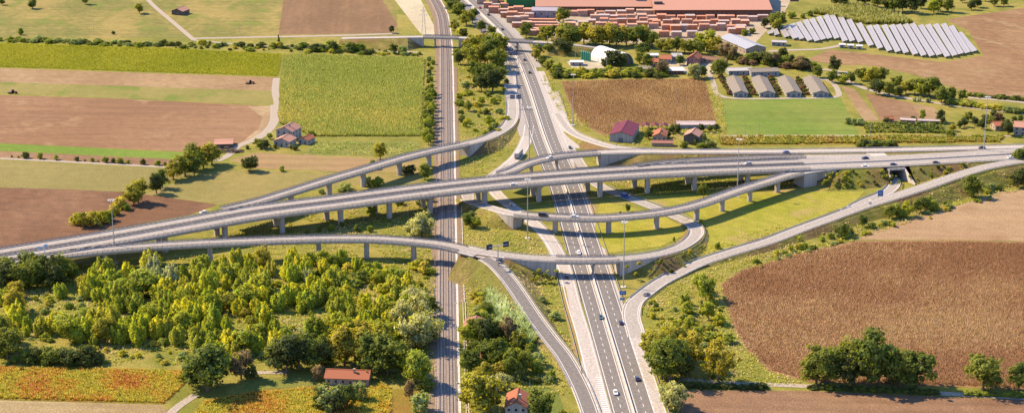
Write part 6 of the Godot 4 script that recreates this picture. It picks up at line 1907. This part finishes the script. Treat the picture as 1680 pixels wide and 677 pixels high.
func make_furniture() -> void:
	mat("mast", Color(0.336, 0.336, 0.344), 0.5, false, null, 0.3)
	mat("lamp_head", Color(0.496, 0.496, 0.496), 0.4)
	mat("sign_back", Color(0.028, 0.036, 0.072), 0.6)
	mat("sign_blue", Color(0.024, 0.120, 0.336), 0.5)
	lamp_mast(P(1023, 471), 34, "beside the loop bridge and the motorway shoulder")
	lamp_mast(P(940, 205.5), 34, "at the corner of the reddish dry crop field")
	lamp_mast(P(865.5, 391), 33, "in the grass before the curved bridge")
	for e in [[181, 327, "behind the poplar grove and low slip viaduct"], [1213.5, 227.5, "between the main viaduct and the curved bridge"], [868.5, 175, "beside the exit road with the blue lorry"]]:
		var w := P(e[0], e[1], 34.0)
		lamp_mast(Vector3(w.x, 0, w.z), 34.0, e[2])
	var wr := P(1622, 158, 41.0)
	lamp_mast(Vector3(wr.x, 7.0, wr.z), 34.0, "beside the upper road near the garden houses")
	# sign gantries seen from behind
	sign_t(P(817, 433, 8.6), 9.5, 10.5, 0.5, "T-shaped sign post with two dark panels at the ramp fork")
	sign_gantry(P(832, 178), P(857, 178), 7.5, [0.35, 0.75], "sign gantry with two dark panels over the slip lanes")
	sign_gantry(P(831, 104), P(851, 104), 7.0, [0.3, 0.72], "sign gantry with two dark panels below the farm overbridge")
	for e in [[1022, 487, 0, 3.2, 2.0, "blue direction sign on the grass gore by the motorway", "sign_blue"], [1021, 496, 0, 2.4, 1.2, "small blue sign below the blue direction sign", "sign_blue"], [1445, 325, 2.2, 3.0, 3.4, "tall blue sign beside the underpass road", "sign_blue"], [1428, 338, 3.2, 1.6, 1.4, "small white sign where the underpass road branches", "lamp_head"]]:
		var th := thing("road_sign", e[5], "sign", P(e[0], e[1], e[2]))
		for s in [-1.0, 1.0]:
			var mb := MB.new()
			mb.bar(Vector3(s * e[3] * 0.35, -0.3, 0), Vector3(s * e[3] * 0.35, 1.4 + e[4], 0), 0.07)
			commit(mb, "post", mats["steel_pale"], th)
		var mp := MB.new()
		mp.box(Vector3(0, 1.2 + e[4] / 2, 0.1), Vector3(e[3], e[4], 0.08))
		var pn := commit(mp, "panel", mats[e[6]], th)
		mp = MB.new()
		for k in 2: mp.box(Vector3(-0.1, 1.2 + e[4] * (0.35 + 0.3 * k), 0.15), Vector3(e[3] * 0.6, e[4] * 0.1, 0.02))
		commit(mp, "print_bar", mats["paint"], pn)
	# blue gantry on the main viaduct, left
	var bp := P(73, 421, 9.2)
	var bt := thing("sign_gantry", "blue sign frame on a post at the edge of the main viaduct", "sign", bp, 0.35)
	var mb2 := MB.new()
	mb2.bar(Vector3(0, -0.6, 0), Vector3(0, 6.6, 0), 0.2)
	commit(mb2, "post", mats["sign_pale"] if mats.has("sign_pale") else mat("sign_pale", Color(0.360, 0.440, 0.560), 0.5), bt)
	mb2 = MB.new()
	mb2.bar(Vector3(-3.4, 5.2, 0), Vector3(2.0, 6.4, 0), 0.14)
	commit(mb2, "arm", mats["sign_pale"], bt)
	for k in 2:
		mb2 = MB.new()
		mb2.box(Vector3(-2.6 + k * 3.4, 5.0 + k * 0.7, 0.15), Vector3(1.6, 1.6, 0.1))
		commit(mb2, "panel", mats["sign_pale"], bt)
	# pylons and poles
	pylon(P(695, 56), 22.0, "steel lattice pylon on the pale earth lot")
	for e in [[1109, 176, 12.0, "slim utility pole in the reddish dry crop"], [1223, 224, 8, "slim utility pole at the front of the green field"], [1246, 223, 8, "second slim utility pole at the front of the green field"], [153, 55, 7, "wooden utility pole in the diagonal-track meadow"], [393, 58, 7, "wooden utility pole beside the straight farm lane"], [1275, 251, 7, "short lamp pole beside the upper road"], [995, 117, 12, "slim pole in front of the domed hall"], [898, 88, 14, "slim pole beside the motorway tree row"], [944, 97, 10, "slim pole beside the green tanks"], [1428, 224, 8, "slim utility pole beside the vineyard rows"], [432, 245, 7, "slim pole in the farmhouse garden"]]:
		var th := thing("utility_pole", e[3], "pole", P(e[0], e[1]))
		var mb := MB.new()
		mb.bar(Vector3(0, -0.3, 0), Vector3(0, e[2], 0), 0.16, 0.1)
		commit(mb, "pole", mats["mast"], th)
		mb = MB.new()
		mb.box(Vector3(0, e[2] - 0.5, 0), Vector3(1.6, 0.12, 0.12))
		commit(mb, "crossarm", mats["mast"], th)
	# solar rows
	var bot := [[15, 172], [45, 178], [95, 187], [135, 195], [165, 198], [205, 205], [240, 207], [270, 200], [300, 195], [335, 195], [375, 208], [410, 208], [450, 212], [500, 230], [545, 243], [590, 255], [630, 260], [670, 265], [715, 272], [755, 278], [795, 280], [830, 275], [870, 283], [905, 278], [935, 270], [968, 265], [1000, 258]]
	var top := [[8, 160], [28, 142], [60, 134], [88, 130], [118, 124], [148, 117], [180, 106], [212, 100], [246, 90], [280, 84], [308, 78], [345, 78], [390, 100], [440, 122], [488, 134], [520, 130], [560, 128], [598, 130], [630, 128], [665, 126], [698, 124], [738, 132], [772, 128], [810, 126], [848, 125], [885, 135], [925, 168]]
	mat("solar_glass", Color(0.275, 0.262, 0.26), 0.25, false, grain(0.88, 1.0, 0.05, 3, 12))
	mat("solar_frame", Color(0.280, 0.280, 0.288), 0.5)
	for i in bot.size():
		var a := P(1260 + bot[i][0] / 2.943, bot[i][1] / 2.943)
		var t := P(1260 + top[mini(i, top.size() - 1)][0] / 2.943, top[mini(i, top.size() - 1)][1] / 2.943)
		var z := (a - t).normalized()
		var ln := a.distance_to(t)
		var th := thing("solar_row", "long row of tilted pale solar panels on the brown slope", "solar panels", a, 0.0, "parallel rows of solar panels")
		th.basis = Basis(Vector3.UP.cross(z), Vector3.UP, z)
		var tilt := Basis(Vector3.BACK, deg_to_rad(20.0))
		var seg := 0.0
		while seg < ln:
			var sl := minf(11.6, ln - seg)
			if sl < 3: break
			var mb := MB.new()
			for r in 2:
				var q := 0.0
				while q < sl - 1.0:
					mb.box(Vector3(0, 1.9, 0) + tilt * Vector3((r - 0.5) * 2.2, 0, 0) + Vector3(0, 0, -seg - q - 1.0), Vector3(2.12, 0.06, 1.9), tilt)
					q += 2.0
			commit(mb, "panel", mats["solar_glass"], th)
			seg += 12.0
		var mf := MB.new()
		for q in int(ln / 6.0) + 1:
			for sx in [-1.2, 1.2]:
				mf.bar(Vector3(sx, -0.2, -q * 6.0 - 0.5), Vector3(sx, 1.9 + sx * 0.34, -q * 6.0 - 0.5), 0.08, 0.08, 4)
		commit(mf, "support_frame", mats["solar_frame"], th)
	for i in 3:
		house("site_hut", "small white site hut below the solar rows", [1378 + i * 14, 78.5 + i * 1.2], [1387 + i * 14, 78.7 + i * 1.2], 4, 2.6, 0.4, "x", "white_wall", "white_membrane", 1).set_meta("group", "white huts below the solar rows")
func sign_t(at: Vector3, h: float, w: float, turn: float, label: String) -> void:
	var th := thing("sign_gantry", label, "sign", at, turn)
	var mb := MB.new()
	mb.bar(Vector3(0, -0.8, 0), Vector3(0, h, 0), 0.3, 0.24, 8)
	commit(mb, "post", mats["steel_pale"], th)
	mb = MB.new()
	mb.box(Vector3(0, h, 0), Vector3(w, 0.4, 0.4))
	commit(mb, "beam", mats["steel_pale"], th)
	for s in [-1.0, 1.0]:
		mb = MB.new()
		mb.box(Vector3(s * (w / 2 - 0.6), h, -0.3), Vector3(3.3, 2.8, 0.15))
		commit(mb, "panel", mats["sign_back"], th)
func sign_gantry(a: Vector3, b: Vector3, h: float, at: Array, label: String) -> void:
	var th := thing("sign_gantry", label, "sign", a)
	var d := b - a
	var mb := MB.new()
	for q in [Vector3.ZERO, d]:
		mb = MB.new()
		mb.bar(q - Vector3(0, 0.3, 0), q + Vector3(0, h + 0.4, 0), 0.2, 0.2, 8)
		commit(mb, "post", mats["steel_pale"], th)
	mb = MB.new()
	mb.bar(Vector3(0, h, 0), d + Vector3(0, h, 0), 0.18, 0.18, 4)
	mb.bar(Vector3(0, h + 0.8, 0), d + Vector3(0, h + 0.8, 0), 0.18, 0.18, 4)
	commit(mb, "beam", mats["steel_pale"], th)
	for t in at:
		mb = MB.new()
		mb.box(d * t + Vector3(0, h + 0.4, -0.3), Vector3(3.4, 2.6, 0.15))
		commit(mb, "panel", mats["sign_back"], th)
func pylon(at: Vector3, h: float, label: String) -> void:
	var th := thing("lattice_pylon", label, "pylon", at)
	var mb := MB.new()
	for k in 4:
		var c := Vector3(1.6 if k & 1 else -1.6, 0, 1.6 if k & 2 else -1.6)
		mb.bar(c - Vector3(0, 0.2, 0), Vector3(c.x * 0.15, h, c.z * 0.15), 0.12, 0.08, 4)
	commit(mb, "leg_frame", mats["mast"], th)
	mb = MB.new()
	for j in 7:
		var y0 := h * j / 7.0
		var y1 := h * (j + 1) / 7.0
		var r0 := 1.6 * (1.0 - 0.85 * j / 7.0)
		var r1 := 1.6 * (1.0 - 0.85 * (j + 1) / 7.0)
		for s in [-1.0, 1.0]:
			mb.bar(Vector3(-r0, y0, s * r0), Vector3(r1, y1, s * r1), 0.06, 0.06, 4)
			mb.bar(Vector3(s * r0, y0, -r0), Vector3(s * r1, y1, r1), 0.06, 0.06, 4)
	commit(mb, "bracing", mats["mast"], th)
	for y in [0.7, 0.86]:
		mb = MB.new()
		mb.box(Vector3(0, h * y, 0), Vector3(7.0 if y < 0.8 else 4.6, 0.25, 0.4))
		commit(mb, "crossarm", mats["mast"], th)
